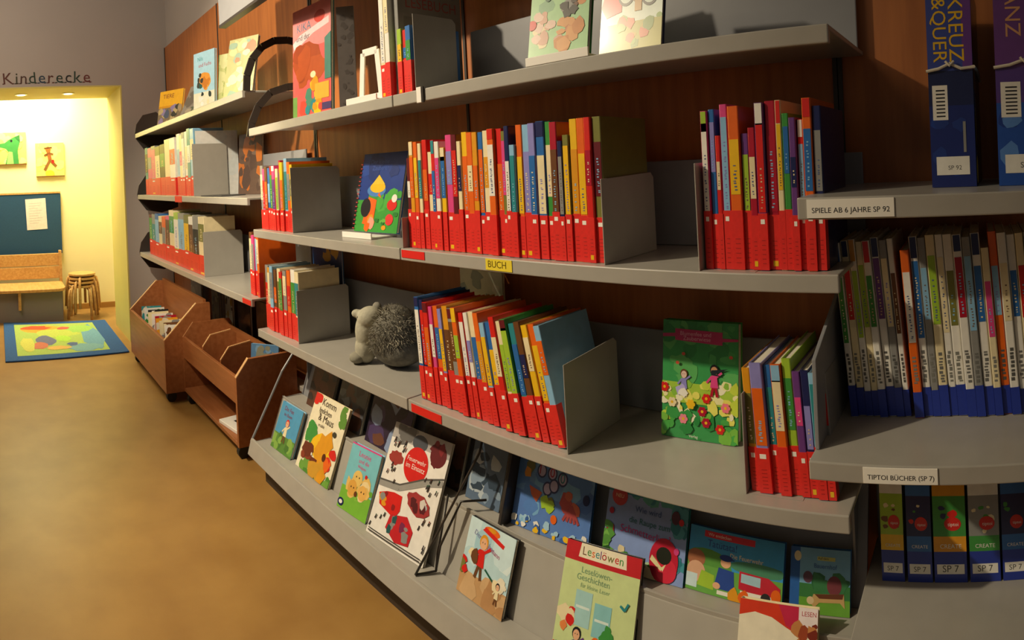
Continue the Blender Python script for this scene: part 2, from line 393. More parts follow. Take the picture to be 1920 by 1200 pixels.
# rug
t = thing('play_rug', 'blue-bordered rug with a colourful playground picture on ochre floor', 'rug', (0, 0, 0))
cor = [(-4.84, -.03), (-4.745, .745), (-3.80, .742), (-3.755, -.02)]
bm = bmesh.new(); prism(bm, cor, 'z', .001, .010); new('rug_border', bm, M('#2c5a96', .95, noise=.2, scale=90), t, bevel=.003)
def quad(u, v):  # u along y, v from near edge to far edge
    P = [Vector((*c, 0)) for c in cor]
    return (P[3]*(1-u)+P[2]*u)*(1-v)+(P[0]*(1-u)+P[1]*u)*v
bm = bmesh.new(); rm = []; ri = {}; cnt = [0]
def rugpoly(pts, c):
    cnt[0] += 1
    if c not in ri: ri[c] = len(rm); rm.append(M(c, .95, noise=.15, scale=80))
    f = bm.faces.new([bm.verts.new(quad(u, v)+Vector((0, 0, .0105+.00012*cnt[0]))) for u, v in pts]); f.material_index = ri[c]
def rugell(u, v, a, b, c, s=0):
    rd = random.Random(s+cnt[0]); rugpoly([(u+a*math.cos(q*.4488)*rd.uniform(.75, 1.15), v+b*math.sin(q*.4488)*rd.uniform(.75, 1.15)) for q in range(14)], c)
rugpoly([(.1, .09), (.86, .09), (.86, .92), (.1, .92)], '#a6bf62')
rugell(.36, .75, .22, .12, '#e0a33c'); rugell(.3, .8, .14, .07, '#d2552e'); rugell(.5, .62, .2, .14, '#b9c85a'); rugell(.78, .5, .1, .36, '#6d9fb8')
rugell(.7, .72, .13, .12, '#9cc860'); rugell(.36, .42, .09, .14, '#6a6f8e'); rugell(.3, .3, .08, .1, '#c4755c'); rugell(.52, .46, .08, .09, '#a8d04c')
rugell(.68, .2, .16, .1, '#7aa8b0'); rugell(.2, .35, .06, .18, '#c8c860'); rugell(.56, .76, .06, .05, '#cf6050'); rugell(.45, .22, .12, .05, '#d8b060'); rugell(.58, .3, .05, .05, '#5a6a94')
new('rug_picture', bm, rm, t)

# ------------------------------------------------------------------ shelving frames (cherry back panels and uprights)
def frame(label, xs, z1, y=1.12):
    t = thing('shelving_frame', label, 'shelving', (0, 0, 0))
    for a, b in zip(xs, xs[1:]): B('back_panel', (a+.004, b-.004, y, y+.014, .02, z1), CHERRY, t)
    for a in xs: B('upright', (a-.004, a+.004, y-.004, y+.012, .02, z1), DARKMETAL, t)
    return t
frame('cherry-wood back panels behind the far shelves next to the grey wall', [-4.047, -3.0, -2.02], 1.955)
frame('cherry-wood back panels with dark upright behind the long red-stickered rows', [-2.005, -1.19, -.255], 2.15)
frame('cherry-wood back panel behind the board games and blue-stickered books', [-.245, .75], 2.15)

def shelf(label, x0, x1, ztop, y0=.845, y1=1.115, th=.027, back=.17, cap=False, lipup=0, backy=1.095):
    t = thing('metal_shelf', label, 'shelf', (0, 0, ztop))
    bm = bmesh.new(); prism(bm, [(y0, -th), (y0, 0), (y1, 0), (y1, -.008), (y0+.012, -.008), (y0+.012, -th)], 'x', x0, x1)
    new('deck', bm, METAL, t, bevel=.002)
    if back: B('back_rail', (x0+.006, x1-.006, backy, backy+.006, .0005, back), METAL_D, t, bevel=.002)
    return t
S1, S2, S3 = 1.213, .861, .516
shelf('grey top metal shelf holding the tall red picture book', -2.0, -1.152, S1, back=0)
shelf('grey top metal shelf holding the green and the bicycle picture books', -1.148, -.20, S1, back=.17)
shelf('grey metal shelf carrying the blue spiral-bound book', -2.0, -1.152, S2)
shelf('grey metal shelf carrying the longest red-stickered row of books', -1.148, -.20, S2)
shelf('grey metal shelf carrying the grey plush toy', -2.0, -1.152, S3)
shelf('grey metal shelf carrying the upright green fairy-meadow book', -1.148, -.20, S3)
F1, F2, F3 = 1.356, .970, .610
def farshelf(label, z, ext=.0):
    t = shelf(label, -3.84, -2.045, z)
    # rounded end plates
    for x in (-3.846, -2.043):
        bm = bmesh.new(); pts = []
        for k in range(9):
            a = math.pi/2*k/8; pts.append((.93-.085*math.sin(a)*1.0, -.10+.10*(1-math.cos(a))) )
        out = [(1.11, -.09), (1.11, .03), (.99, .14), (.90, .12), (.855, .06), (.842, 0), (.848, -.03), (.90, -.10), (1.0, -.12)]
        prism(bm, out, 'x', x-.002, x+.002); new('end_plate', bm, DARKMETAL, t, bevel=.001)
    return t
def endplate_only_left(t):
    for c in list(t.children):
        if c.name.startswith('end_plate') and max(v.co.x for v in c.data.vertices) > -3: bpy.data.objects.remove(c)
FT = farshelf('far top metal shelf with dark rounded ends under the animal books', F1); t = FT; endplate_only_left(t)
for c_ in list(FT.children):
    if c_.name.startswith('back_rail'): bpy.data.objects.remove(c_)
for nm, pr in (('arched_end_hoop', [(.857, -.005), (.862, .05), (.885, .11), (.925, .155), (.975, .18), (1.03, .185), (1.09, .175)]),
               ('lower_end_strap', [(1.09, .02), (1.02, .012), (.95, -.01), (.90, -.06), (.872, -.12), (.862, -.17)])):
    bm = bmesh.new()
    for (a, b), (c, d) in zip(pr, pr[1:]):
        L = math.hypot(c-a, d-b); n = (-(d-b)/L*.013, (c-a)/L*.013)
        prism(bm, [(a+n[0], b+n[1]), (c+n[0], d+n[1]), (c-n[0], d-n[1]), (a-n[0], b-n[1])], 'x', -2.036, -2.028)
    new(nm, bm, DARKMETAL, t)
t = farshelf('far metal shelf lit in a triangle beneath the animal books', F2); endplate_only_left(t)
t = farshelf('far metal shelf just above the two wooden book trolleys', F3); endplate_only_left(t)
# header board
t = thing('header_board', 'slanting grey header board at the top edge above the orange panel', 'board', (0, 0, 0))
B('board', (-2.06, -.3, .775, .785, 1.587, 1.885), METAL_D, t, bevel=.002)
B('bottom_edge', (-2.06, -.3, .773, .80, 1.578, 1.587), DARKMETAL, t)
for k in (0,1): B('arm', (-1.95+k*1.5, -1.93+k*1.5, .786, 1.115, 1.685, 1.705), DARKMETAL, t)
# display tray of the near unit
t = thing('display_tray', 'long grey metal display tray with two steps along the floor', 'display rack', (0, 0, 0))
X0, X1 = -2.0, -.215
bm = bmesh.new(); prism(bm, [(.785, .097), (.80, .147), (.808, .147), (.808, .135), (.872, .135), (.872, .125), (.81, .120), (.795, .090)], 'x', X0, X1); new('lower_step', bm, METAL, t, bevel=.0015)
bm = bmesh.new(); prism(bm, [(.873, .128), (.925, .262), (.932, .264), (.881, .128)], 'x', X0, X1); new('riser', bm, METAL, t, bevel=.001)
bm = bmesh.new(); prism(bm, [(.926, .256), (.926, .270), (.932, .270), (.934, .264), (1.0, .264), (1.0, .256)], 'x', X0, X1); new('upper_step', bm, METAL, t, bevel=.001)
bm = bmesh.new(); prism(bm, [(1.001, .256), (1.072, .455), (1.079, .455), (1.009, .256)], 'x', X0, X1); new('sloping_back', bm, METAL_D, t, bevel=.001)
B('toe_kick', (X0+.02, X1, .84, .86, 0, .124), M('#3a3028', .6), t)
bm = bmesh.new(); tube(bm, [(X0, .80, .135), (X0, .93, .355), (X0, 1.03, .475)], .004); new('side_wire', bm, METAL_D, t)
for x in (X0+.02, X1-.02): B('side_plate', (x-.002, x+.002, 1.02, 1.11, .135, .435), METAL_D, t)

# right unit
t = shelf('grey metal shelf with the board games and a printed shelf label', -.243, .75, .974, y0=.80, th=.030, back=0)
t = shelf('deep grey metal shelf under the blue-stickered knowledge books', -.243, .75, .615, y0=.80, th=.026, back=.17)
bm = bmesh.new(); prism(bm, [(.832, .0005), (.834, .128), (1.0, .19), (1.09, .19), (1.09, .0005)], 'x', -.242, -.236); new('side_panel', bm, METAL_D, t, bevel=.001)
t = shelf('lowest grey metal shelf under the blue boxed audio books', -.213, .75, .315, y0=.80, th=.03, back=.13)

def label_strip(label, txt, x, y, z, w, h, rot=0, rnd=False):
    o = thing('shelf_label', label, 'label', (x, y, z))
    B('strip', (-w/2, w/2, -.0012, 0, 0, h), PAPER, o, bevel=.0015 if rnd else 0)
    a = Art(w, h, base=.0014); a.text(txt, .06, .27, .95, '#2a2a2c', hmax=.6); a.make('print', o)
label_strip('printed white label SPIELE AB 6 JAHRE on the board game shelf edge', 'SPIELE AB 6 JAHRE SP 92', -.170, .7995, .9465, .118, .025)
label_strip('printed white label TIPTOI BÜCHER on the edge of the shelf below', 'TIPTOI BÜCHER (SP 7)', -.118, .7995, .591, .100, .022, rnd=True)

# small coloured stickers on shelf edges
def edge_sticker(label, x0, x1, z0, z1, c, y=.8448, txt=None):
    o = thing('shelf_edge_sticker', label, 'sticker', ((x0+x1)/2, y, z0))
    B('tape', (-(x1-x0)/2, (x1-x0)/2, -.0010, 0, 0, z1-z0), M(c, .4), o)
    if txt:
        a = Art(x1-x0, z1-z0, base=.0012); a.text(txt, .1, .25, .9, '#6a5a10', hmax=.6); a.make('print', o)
edge_sticker('red edge sticker below the start of the longest row', -1.143, -1.06, S2-.020, S2-.003, '#e02420')
edge_sticker('crumpled yellow edge sticker below the longest row', -.87, -.80, S2-.024, S2-.002, '#e8d23c', txt='BUCH')
edge_sticker('red edge sticker below the leaning row of books', -1.135, -1.03, S3-.024, S3-.006, '#e02420')
edge_sticker('red edge sticker on the edge of the far shelf over trolleys', -2.13, -2.05, F3-.024, F3-.006, '#d8241e')
edge_sticker('small red edge sticker under the white-and-teal far books', -2.98, -2.86, F2-.030, F2+.0, '#e0241e')
o = thing('shelf_clip', 'small cream plastic clip on the top shelf edge beside red books', 'clip', (-1.045, .8445, S1-.03))
B('clip_body', (-.008, .008, -.006, 0, 0, .034), WHITEP, o, bevel=.001); B('clip_groove', (.0085, .0125, -.004, 0, 0, .034), DARKMETAL, o)

# ------------------------------------------------------------------ bookends
def bookend(label, x, y0, y1, z, h, side=1, lip=.09, hback=None):
    """upright grey steel plate with a foot that slips under the books"""
    o = thing('bookend', label, 'bookend', (x, y0, z))
    hb = hback or h
    bm = bmesh.new(); prism(bm, [(0, 0), (0, h), (y1-y0-.01, hb), (y1-y0, hb-.01), (y1-y0, 0)], 'x', -.001, .001); new('plate', bm, METAL, o, bevel=.0008)
    bm = bmesh.new(); box(bm, -lip if side > 0 else .0012, -.0012 if side > 0 else lip, .003, y1-y0, 0, .0004); new('foot', bm, METAL, o)
    return o
bookend('grey bookend closing the longest red-stickered row', -.5985, .858, 1.035, S2+.0002, .145, hback=.150)
bookend('grey bookend closing the leaning row on the plush toy level', -.700, .858, 1.03, S3+.0002, .160, hback=.168)
bookend('grey bookend beside the blue spiral book', -1.742, .87, 1.05, S2+.0002, .205)
bookend('grey bookend beside the grey plush toy', -1.738, .87, 1.06, S3+.0002, .165)
bookend('bright grey bookend on the far shelf under the animal books', -2.712, .86, 1.03, F2+.0002, .24)
bookend('grey bookend on the far shelf above the trolleys', -2.64, .87, 1.06, F3+.0002, .20)
bookend('narrow grey bookend before the start of the longest row', -1.142, .848, 1.0, S2+.0002, .07, side=-1, lip=.03)
bookend('grey bookend in front of the short row under the game shelf', -.418, .850, 1.02, S2+.0002, .165, side=-1)
bookend('grey bookend beside the green fairy-meadow book', -.366, .868, 1.03, S3+.0002, .155, side=-1)
bookend('dark grey bookend beside the short readers on the top shelf', -1.099, .875, 1.005, S1+.0002, .18)

# ------------------------------------------------------------------ rows of books
G2, G3 = 'red-stickered books of the longest row', 'leaning red-stickered books'
row('''9 .205 maroon white
11 .242 amber orange cream
10 .240 orange yellow
9 .236 cream teal
12 .243 red orange
11 .215 cream red
9 .240 red blue teal
11 .236 white pink
11 .222 yellow blue cream
14 .248 pink violet
12 .247 maroon red
9 .232 cream navy
12 .250 yellow orange
12 .248 orange cream
11 .247 amber orange
10 .246 blue orange
11 .248 cream amber
13 .250 orange white red
12 .249 red orange
8 .243 olive pink
9 .252 navy white
10 .215 sky teal
11 .252 orange yellow
12 .251 sky violet
12 .252 violet blue
14 .254 blue cream navy
10 .252 green cream
12 .250 crimson brown
8 .215 navy grey
10 .225 olive yellow
12 .252 yellow amber
12 .252 orange yellow
10 .252 red crimson
13 .252 olive maroon''', -1.138, -.602, .868, S2, 'the start of the longest row', G2, seed=4, band=.082)
row('''11 .244 pink white lime
10 .246 blue violet
8 .205 red cream
12 .252 pink sky
17 .248 orange yellow
11 .206 purple lime
11 .214 crimson cream
13 .250 purple red white
15 .252 crimson crimson
9 .252 cream yellow red
10 .232 green blue
10 .225 purple navy
9 .222 red sky white
13 .252 orange blue red
12 .240 navy grey''', -.413, -.222, .868, S2, 'the grey bookend under the game shelf', 'red-stickered books partly behind the game shelf', seed=8, band=.085)
row('''12 .220 grey cream
10 .208 pink red
12 .214 brown orange
10 .210 blue sky
10 .215 red green
12 .216 pink purple white
10 .205 cream lime
9 .232 crimson purple
12 .225 yellow orange
12 .236 sky teal
12 .224 orange grey
10 .215 yellow olive''', -1.99, -1.746, .876, S2, 'the frame edge beside the spiral book', 'red-stickered books beside the spiral book', seed=12, band=.07)
row('''12 .230 blue white navy
10 .226 navy red
13 .222 red orange maroon
10 .215 pink white
12 .218 orange blue
10 .214 violet yellow
14 .222 amber brown
13 .220 grey brown maroon
12 .225 orange lime yellow
11 .216 red white
10 .218 white violet
12 .222 cream blue
12 .222 orange amber
11 .205 sky yellow
12 .208 blue yellow
12 .222 red cream
10 .216 cream lime
13 .222 green lime maroon
12 .216 teal blue
12 .222 brown navy
12 .218 yellow cream
12 .222 orange yellow
12 .222 sky orange''', -1.128, -.712, .870, S3, 'the plush-toy side of the leaning row', G3, seed=5, band=.078, lean=4, lean1=13)
row('''11 .190 amber olive
16 .200 violet orange
10 .196 blue teal
13 .200 orange cream sky
12 .208 lime green
10 .190 purple pink
10 .192 navy violet
11 .190 sky teal
10 .190 grey red''', -.360, -.225, .880, S3, 'the bookend beside the fairy-meadow book', 'red-stickered books right of the fairy-meadow book', seed=9, band=.072, lean=3)
row('''12 .218 grey red
11 .212 amber cream
12 .220 sky grey
10 .210 brown orange
12 .216 cream olive
11 .208 red green
12 .214 grey cream
12 .218 orange red
14 .224 white green
13 .220 cream teal''', -2.0, -1.742, .878, S3, 'the frame edge beside the plush toy', 'red-stickered books beside the plush toy', seed=15, band=.080, lean=0)
row('''22 .285 teal black
30 .28 pink grey
32 .285 grey pink
36 .275 olive cream
34 .28 black green
34 .30 cream -
34 .30 white red''', -3.72, -3.06, .875, F2, 'the rounded end of the upper far shelf', 'far books on the upper far shelf', seed=21, band=.095, yj=.001)
row('''30 .31 white sky
26 .30 cream pink
28 .31 grey white
26 .31 white cream
30 .32 teal white
34 .315 sky cream''', -3.02, -2.737, .875, F2, 'the white far block on the upper far shelf', 'pale far books beside the bright bookend', seed=22, band=.09, yj=.001)
row('''26 .24 maroon green
28 .245 grey teal
30 .25 blue sky
26 .24 cream brown
28 .24 orange grey
28 .245 pink brown
34 .28 cream green
30 .27 lime white
36 .27 grey sky
28 .265 olive yellow
24 .26 white brown
30 .27 grey black
30 .265 cream olive''', -3.70, -2.645, .878, F3, 'the rounded end of the lower far shelf', 'far books on the lower far shelf', seed=23, band=.085, yj=.001)
row('''16 .23 brown cream
14 .22 pink grey
16 .235 red sky
12 .225 orange cream''', -2.145, -2.05, .885, F3, 'the open gap on the lower far shelf', 'few red-stickered books at the shelf end', seed=24, band=.09)
B_ = 'blue-stickered pale knowledge books'
row('''11 .275 white green blue
12 .278 cream red navy
11 .280 white lime amber
11 .276 cream lime
12 .278 white green red
13 .282 white purple navy
12 .278 grey cream
10 .280 white brown''', -.213, -.118, .948, .615, 'the slanted side panel in the pale knowledge row', B_, seed=31, band=.042, bandmat=BANDBLUE, lean=4, dots=False, d=.13, pale=True)
row('''13 .262 orange white
12 .282 white blue navy
11 .280 grey sky
13 .284 cream lime
11 .284 white cream
13 .284 white olive
13 .284 white crimson navy
12 .280 grey sky
13 .285 white blue navy
11 .262 cream pink
12 .286 orange sky
13 .284 white cream
12 .280 white blue
12 .282 cream red
13 .284 grey olive''', -.112, .095, .948, .615, 'the dark gap in the pale knowledge row', B_, seed=32, band=.042, bandmat=BANDBLUE, lean=3.2, dots=False, d=.13, pale=True)

# reader pair on the top shelf
row('''9 .275 cream white
9 .27 white cream''', -1.226, -1.187, .872, S1, 'the empty white stand on the top shelf', 'tall readers on the top shelf', seed=40, band=.085)
row('''7 .155 lime yellow
7 .15 red blue
8 .155 blue green''', -1.160, -1.105, .874, S1, 'the LESEBUCH cover on the top shelf', 'short readers on the top shelf', seed=41, band=.075)

# boxed audio books on the low right shelf
def audio_box(label, x, w, h, top, mid, low, y, lean):
    def art(a):
        a.rect(0, 0, 1, 1, top).rect(0, .3, 1, .62, mid).rect(0, .22, 1, .33, low).rect(0, 0, 1, .22, '#22389a')
        a.rect(.08, .06, .92, .13, 'white').text('SP 7', .25, .075, .75, '#333333', hmax=.05)
        a.blobs(6, (.15, .36, .85, .55), ['red', 'brown', 'cream', 'green', 'navy'], .06, .15, int(x*1000) % 97)
        a.ell(.6, .42, .26, .05, 'red').text('CREATE', .2, .245, .85, 'white', hmax=.06).text('tiptoi', .45, .405, .78, 'white', hmax=.05)
        a.blobs(3, (.25, .72, .8, .9), ['orange', 'green', 'red'], .08, .16, int(x*777) % 89)
    b = display_book('audio_book_box', label, 'box', art, w, h, .055, (x, y, .3155), 0, 2, spine='navy', group='boxed audio books on the low shelf')
audio_box('slim white and yellow boxed audio book nearest the cherry panel gap', -.166, .038, .235, 'white', 'lime', 'yellow', 1.0, 2)
audio_box('blue boxed audio book beside the slim yellow one', -.121, .041, .23, 'blue', 'navy', 'blue', 1.0, 2)
audio_box('blue boxed audio book topped by an orange panel', -.070, .054, .23, 'amber', 'green', 'amber', 1.0, 2)
audio_box('blue boxed audio book with white top and green band', -.013, .050, .23, 'white', 'grey', 'green', 1.0, 2)
audio_box('blue boxed audio book with a white oval emblem', .037, .042, .23, 'blue', 'navy', 'blue', 1.0, 2)
audio_box('white and orange boxed audio book at the frame edge', .084, .040, .225, 'cream', 'brown', 'white', .96, 2)

# board games on the right shelf
def game(label, x, y, w, h, d, yaw, main, words, second):
    o = thing('board_game_box', label, 'board game', (x, y, .9745), (0, 0, R(yaw)), None)
    B('box', (-w/2, w/2, 0, d, 0, h), CM(main), o, bevel=.001)
    a = Art(w, h)
    a.rect(0, .57, 1, 1, 'purple' if second else '#3a4a9c').rect(.78, .57, 1, 1, '#6a3c90').rect(0, 0, 1, .57, '#1a2a6e' if not second else '#2350a8')
    a.rect(0, .4, 1, .57, '#18224e' if not second else '#553a86').blobs(8, (.1, .05, .9, .5), ['#1c3c8c', '#2450a0', '#5a8ad0' if second else '#203880'], .08, .2, 7)
    for k, wd in enumerate(words):
        if second: a.text(wd, .55-.35*k, 1.0, .55-.35*k+1.0, '#d8a070', hmax=.09, rot=-math.pi/2)
        else: a.text(wd, .50-.36*k, .925, .50-.36*k+1.42, 'yellow', hmax=.085, rot=-math.pi/2)
    a.rect(.08, .33, .42, .50, 'white')
    for q in range(8): a.rect(.16, .345+q*.018, .36, .352+q*.018, 'black')
    a.rect(.12, .06, .86, .15, 'white').text('SP 92', .38, .085, .68, '#444444', hmax=.04).rect(.74, .17, .8, .32, 'grey')
    a.make('box_print', o)
    # side picture
    a = Art(d, h); a.rect(0, 0, 1, 1, '#101018').blobs(16, (.0, .05, .3, .6), ['#1e4a6e', '#245a80', '#7a4a20'], .06, .14, 3).ell(.12, .08, .1, .07, 'yellow').ell(.1, .3, .06, .1, '#b08a20').ell(.1, .58, .05, .05, '#a05020')
    s = a.make('side_print', o, (w/2, d/2, 0), (0, 0, R(90)))
    bm = bmesh.new(); rd = random.Random(5); zz = h*.57
    tube(bm, [(-w/2-.002, -.003, zz), (-w/4, -.004, zz+.003), (0, -.004, zz+.010), (w/4, -.004, zz+.002), (w/2+.002, -.003, zz+.004), (w/2+.003, d*.4, zz+.006), (w/2+.002, d+.002, zz)], .0024)
    tube(bm, [(-.006, -.007, zz+.013), (0, -.009, zz+.006), (.006, -.006, zz+.013)], .002)
    new('rubber_band', bm, M('#d8d0bc', .6), o)
game('dark blue board game box lettered KREUZ QUER with rubber band', -.036, .915, .066, .30, .17, -3, 'navy', ('KREUZ', '&QUER'), False)
game('violet-blue board game box with rubber band at the frame edge', .072, .90, .085, .30, .17, -3, 'blue', ('HEXEN', 'TANZ'), True)

# ------------------------------------------------------------------ books shown cover forward
SKIN = '#e8b48c'
def pic_knight(a):
    a.rect(0, 0, 1, 1, '#4f9cc8').rect(0, 0, 1, .34, '#5c8a3c').blobs(14, (0, 0, 1, .3), ['#6ea044', '#4c7a34', '#88b050'], .06, .14, 2)
    a.text('Die Fee', .18, .84, .8, '#8c2a4a', hmax=.09).text('im Baum', .22, .73, .8, '#8c2a4a', hmax=.07)
    a.figure(.48, .2, .38, SKIN, 'cream', 'brown', 'red')
def pic_snail(a):
    a.rect(0, 0, 1, 1, '#efe6c8').blobs(20, (.05, .0, .95, .12), ['#4f8a34', '#6fa040'], .05, .1, 3).blobs(4, (0, .9, .15, 1), ['red', 'orange'], .05, .1, 3).blobs(5, (.85, .75, 1, 1), ['#5f8f3a'], .06, .12, 4)
    a.text('Komm', .25, .88, .7, '#3c2c24', hmax=.09).text('Igelchen', .22, .78, .85, '#3c2c24', hmax=.09).text('& Maus', .25, .68, .78, '#3c2c24', hmax=.09).text('erzählt', .3, .61, .55, '#5c4c44', hmax=.04)
    a.blobs(8, (.1, .4, .3, .55), ['green'], .08, .12, 5).blobs(10, (.38, .2, .75, .5), ['amber', 'yellow'], .1, .18, 6).blobs(6, (.78, .2, .9, .5), ['orange', 'red'], .08, .12, 7)
    a.blobs(7, (.1, .15, .45, .3), ['#6a2e1c', '#8a3a24'], .07, .13, 8).blobs(8, (.4, .06, .8, .2), ['amber', '#d09a30'], .08, .14, 9).ell(.7, .3, .05, .05, '#5a2a14').ell(.36, .25, .02, .02, 'white')
    a.ell(.8, .62, .05, .035, '#3c3c30')
def pic_puppy(a):
    a.rect(0, 0, 1, 1, '#7cc4d0').rect(0, 0, 1, .34, '#7cba3c').blobs(10, (0, .25, 1, .42), ['#6aa838', '#88c048'], .08, .15, 2).line([(.0, .99), (1, .99)], .004, 'pink')
    a.text('Leonie', .3, .84, .85, 'pink', hmax=.08).text('und die', .35, .75, .8, 'pink', hmax=.06).text('Welpen', .35, .67, .8, 'pink', hmax=.06)
    a.blobs(12, (.2, .25, .8, .5), ['#e8c06a', '#d89a44', '#f0d8a0'], .09, .15, 4).ell(.45, .52, .16, .12, '#e8c46c').ell(.7, .36, .14, .11, '#e8b45c').ell(.35, .36, .15, .12, '#e0a84c')
    for p in ((.4, .54), (.5, .54), (.31, .37), (.4, .37), (.66, .37), (.75, .37)): a.ell(*p, .016, .014, 'black', n=8)
    a.ell(.5, .3, .05, .04, '#6a3a1c').ell(.1, .09, .1, .06, 'navy').ell(.1, .09, .06, .03, 'white').ell(.7, .6, .04, .03, 'red')
def pic_vehicles(a):
    a.rect(0, 0, 1, 1, '#f0ece4').rect(0, .86, 1, 1, '#b4b0ae').blobs(10, (0, .85, .4, 1), ['#8a8884', '#6e6c6a'], .05, .1, 2)
    a.ell(.5, .9, .13, .07, '#50545c').ell(.83, .86, .13, .1, '#6a2428').blobs(7, (.72, .78, .92, .94), ['#4a1c20', '#8a2c30', '#6a2428'], .03, .06, 3)
    a.ell(.52, .71, .2, .155, 'red', n=28).text('Feuerwehr', .36, .73, .68, 'white', hmax=.05).text('im Einsatz', .36, .67, .68, 'white', hmax=.05)
    a.ell(.17, .70, .12, .06, '#a03c34', wob=.3).ell(.12, .85, .04, .02, 'grey')
    a.line([(0, .44), (.35, .47), (.72, .60), (1, .66)], .014, '#9c9a94').line([(0, .47), (.35, .50), (.7, .63), (1, .7)], .004, '#5a5854')
    a.poly([(.05, .36), (.1, .27), (.4, .22), (.46, .3), (.44, .42), (.3, .42), (.18, .40)], 'red').blobs(6, (.1, .28, .4, .38), ['amber', 'grey', '#902020', 'green'], .03, .06, 4)
    a.poly([(.33, .24), (.3, .12), (.5, .05), (.72, .08), (.74, .2), (.6, .29)], '#c8242c').blobs(8, (.36, .1, .68, .22), ['#7a2a50', 'grey', '#e86a60', '#2a5a5a'], .03, .06, 5)
    a.ell(.72, .42, .2, .085, '#a43838', wob=.2, rot=-.2).blobs(7, (.6, .38, .86, .46), ['#d8d0c8', '#5a2024', '#b0b8b8'], .025, .05, 6)
    rd = random.Random(3)
    for k in range(34):
        x, z = rd.choice([(rd.uniform(.02, .3), rd.uniform(.48, .64)), (rd.uniform(.74, .97), rd.uniform(.08, .35)), (rd.uniform(.02, .28), rd.uniform(.03, .2)), (rd.uniform(.72, .97), rd.uniform(.5, .64)), (rd.uniform(.05, .3), rd.uniform(.76, .84))])
        a.line([(x, z), (x+.012, z+.025)], .004, '#3a3434').ell(x+.012, z+.032, .010, .008, rd.choice(['#5a3a30', '#1c4a34', '#303038', '#7a2a24']), n=7)
    a.line([(.04, .03), (.95, .03)], .003, '#504c48').line([(.04, .05), (.95, .05)], .002, '#504c48')
def pic_pirate(a):
    a.rect(0, 0, 1, 1, '#bcdcE4'.lower()).rect(0, 0, 1, .30, '#c49a6a').blobs(9, (0, .5, 1, .95), ['#dceef0', '#a8d0de', '#cfe8ee'], .12, .24, 2).blobs(8, (0, .05, 1, .28), ['#d0aa7c', '#b88a5c'], .1, .18, 3)
    a.ell(.5, .93, .17, .055, 'orange').ell(.5, .95, .08, .03, 'amber').poly([(.3, .90), (.78, .80), (.80, .85), (.36, .95)], 'red')
    a.text('Der Räuber', .14, .80, .62, '#8080b0', hmax=.07, rot=-.25).text('hauptmann', .34, .73, .92, '#b03c70', hmax=.08, rot=-.2)
    a.figure(.38, .28, .42, SKIN, 'red', 'brown', 'amber').line([(.5, .45), (.78, .33)], .004, '#1c5a44').blobs(4, (.75, .32, .95, .4), ['#e8e0c8', 'cream'], .06, .1, 5)
    a.figure(.82, .12, .2, SKIN, 'cream', 'brown', 'black').blobs(5, (.0, .3, .16, .5), ['red', '#d04848', 'olive'], .05, .09, 7).blobs(3, (.1, .52, .3, .6), ['cream', 'brown'], .05, .08, 9)
def pic_lion(a):
    a.rect(0, 0, 1, 1, '#cfe0a0').rect(0, .84, 1, 1, '#c8242c').poly([(.18, .88), (.82, .88), (.80, 1), (.2, 1)], '#f4ecd0')
    a.word('Leselöwen', .23, .905, .77, ['brown', 'green', 'orange', 'teal', 'purple', 'crimson', 'olive', 'red', 'green'])
    a.text('Leselöwen-', .25, .76, .72, '#7aa07a', hmax=.05).text('Geschichten', .2, .70, .8, '#7aa07a', hmax=.05).text('für kleine Leser', .26, .645, .74, '#8cae84', hmax=.035)
    a.rect(.22, .34, .44, .62, '#a8d4d4').rect(.48, .3, .7, .56, '#8cc8cc').rect(.24, .48, .42, .5, '#dceee8').rect(.5, .42, .68, .44, '#dceee8')
    a.blobs(6, (.08, .3, .2, .45), ['red', '#e88a4a', 'cream'], .05, .08, 2).blobs(4, (.62, .28, .72, .4), ['green', '#3a8a4c'], .03, .06, 3)
    a.rect(0, 0, 1, .14, '#e8c85c').blobs(6, (0, 0, .3, .14), ['red', 'teal', 'green'], .06, .1, 4)
    a.figure(.3, .03, .26, SKIN, 'purple', 'brown', 'black').figure(.55, .0, .26, SKIN, 'orange', 'blue', 'orange').figure(.83, .0, .22, SKIN, 'red', 'navy', 'brown')
    a.line([(.80, .60), (.86, .57), (.9, .63)], .004, 'teal')
def pic_detective(a):
    a.rect(0, 0, 1, 1, '#efe8d0').poly([(0, 1), (0, .88), (.2, .92), (.42, .90), (.62, .84), (.78, .8), (.82, 1)], '#d83c20').poly([(.5, 1), (.6, .86), (.78, .8), (.82, 1)], '#c8284c')
    a.rect(.76, .86, 1, 1, '#f0e4e4').text('LESEN', .8, .94, .98, 'crimson', hmax=.04)
    a.blobs(8, (.74, .76, .98, .88), ['#7a2c1c', '#a04828', '#c8864c'], .04, .08, 2)
    a.text('Detektiv-', .12, .66, .5, '#2c5a8c', hmax=.07).text('geschichten', .12, .56, .7, '#2c8ca0', hmax=.07).blobs(9, (.2, .1, .8, .45), ['amber', 'teal', 'red', 'brown'], .06, .12, 4)
    a.figure(.5, .12, .3, SKIN, 'teal', 'navy', 'brown')
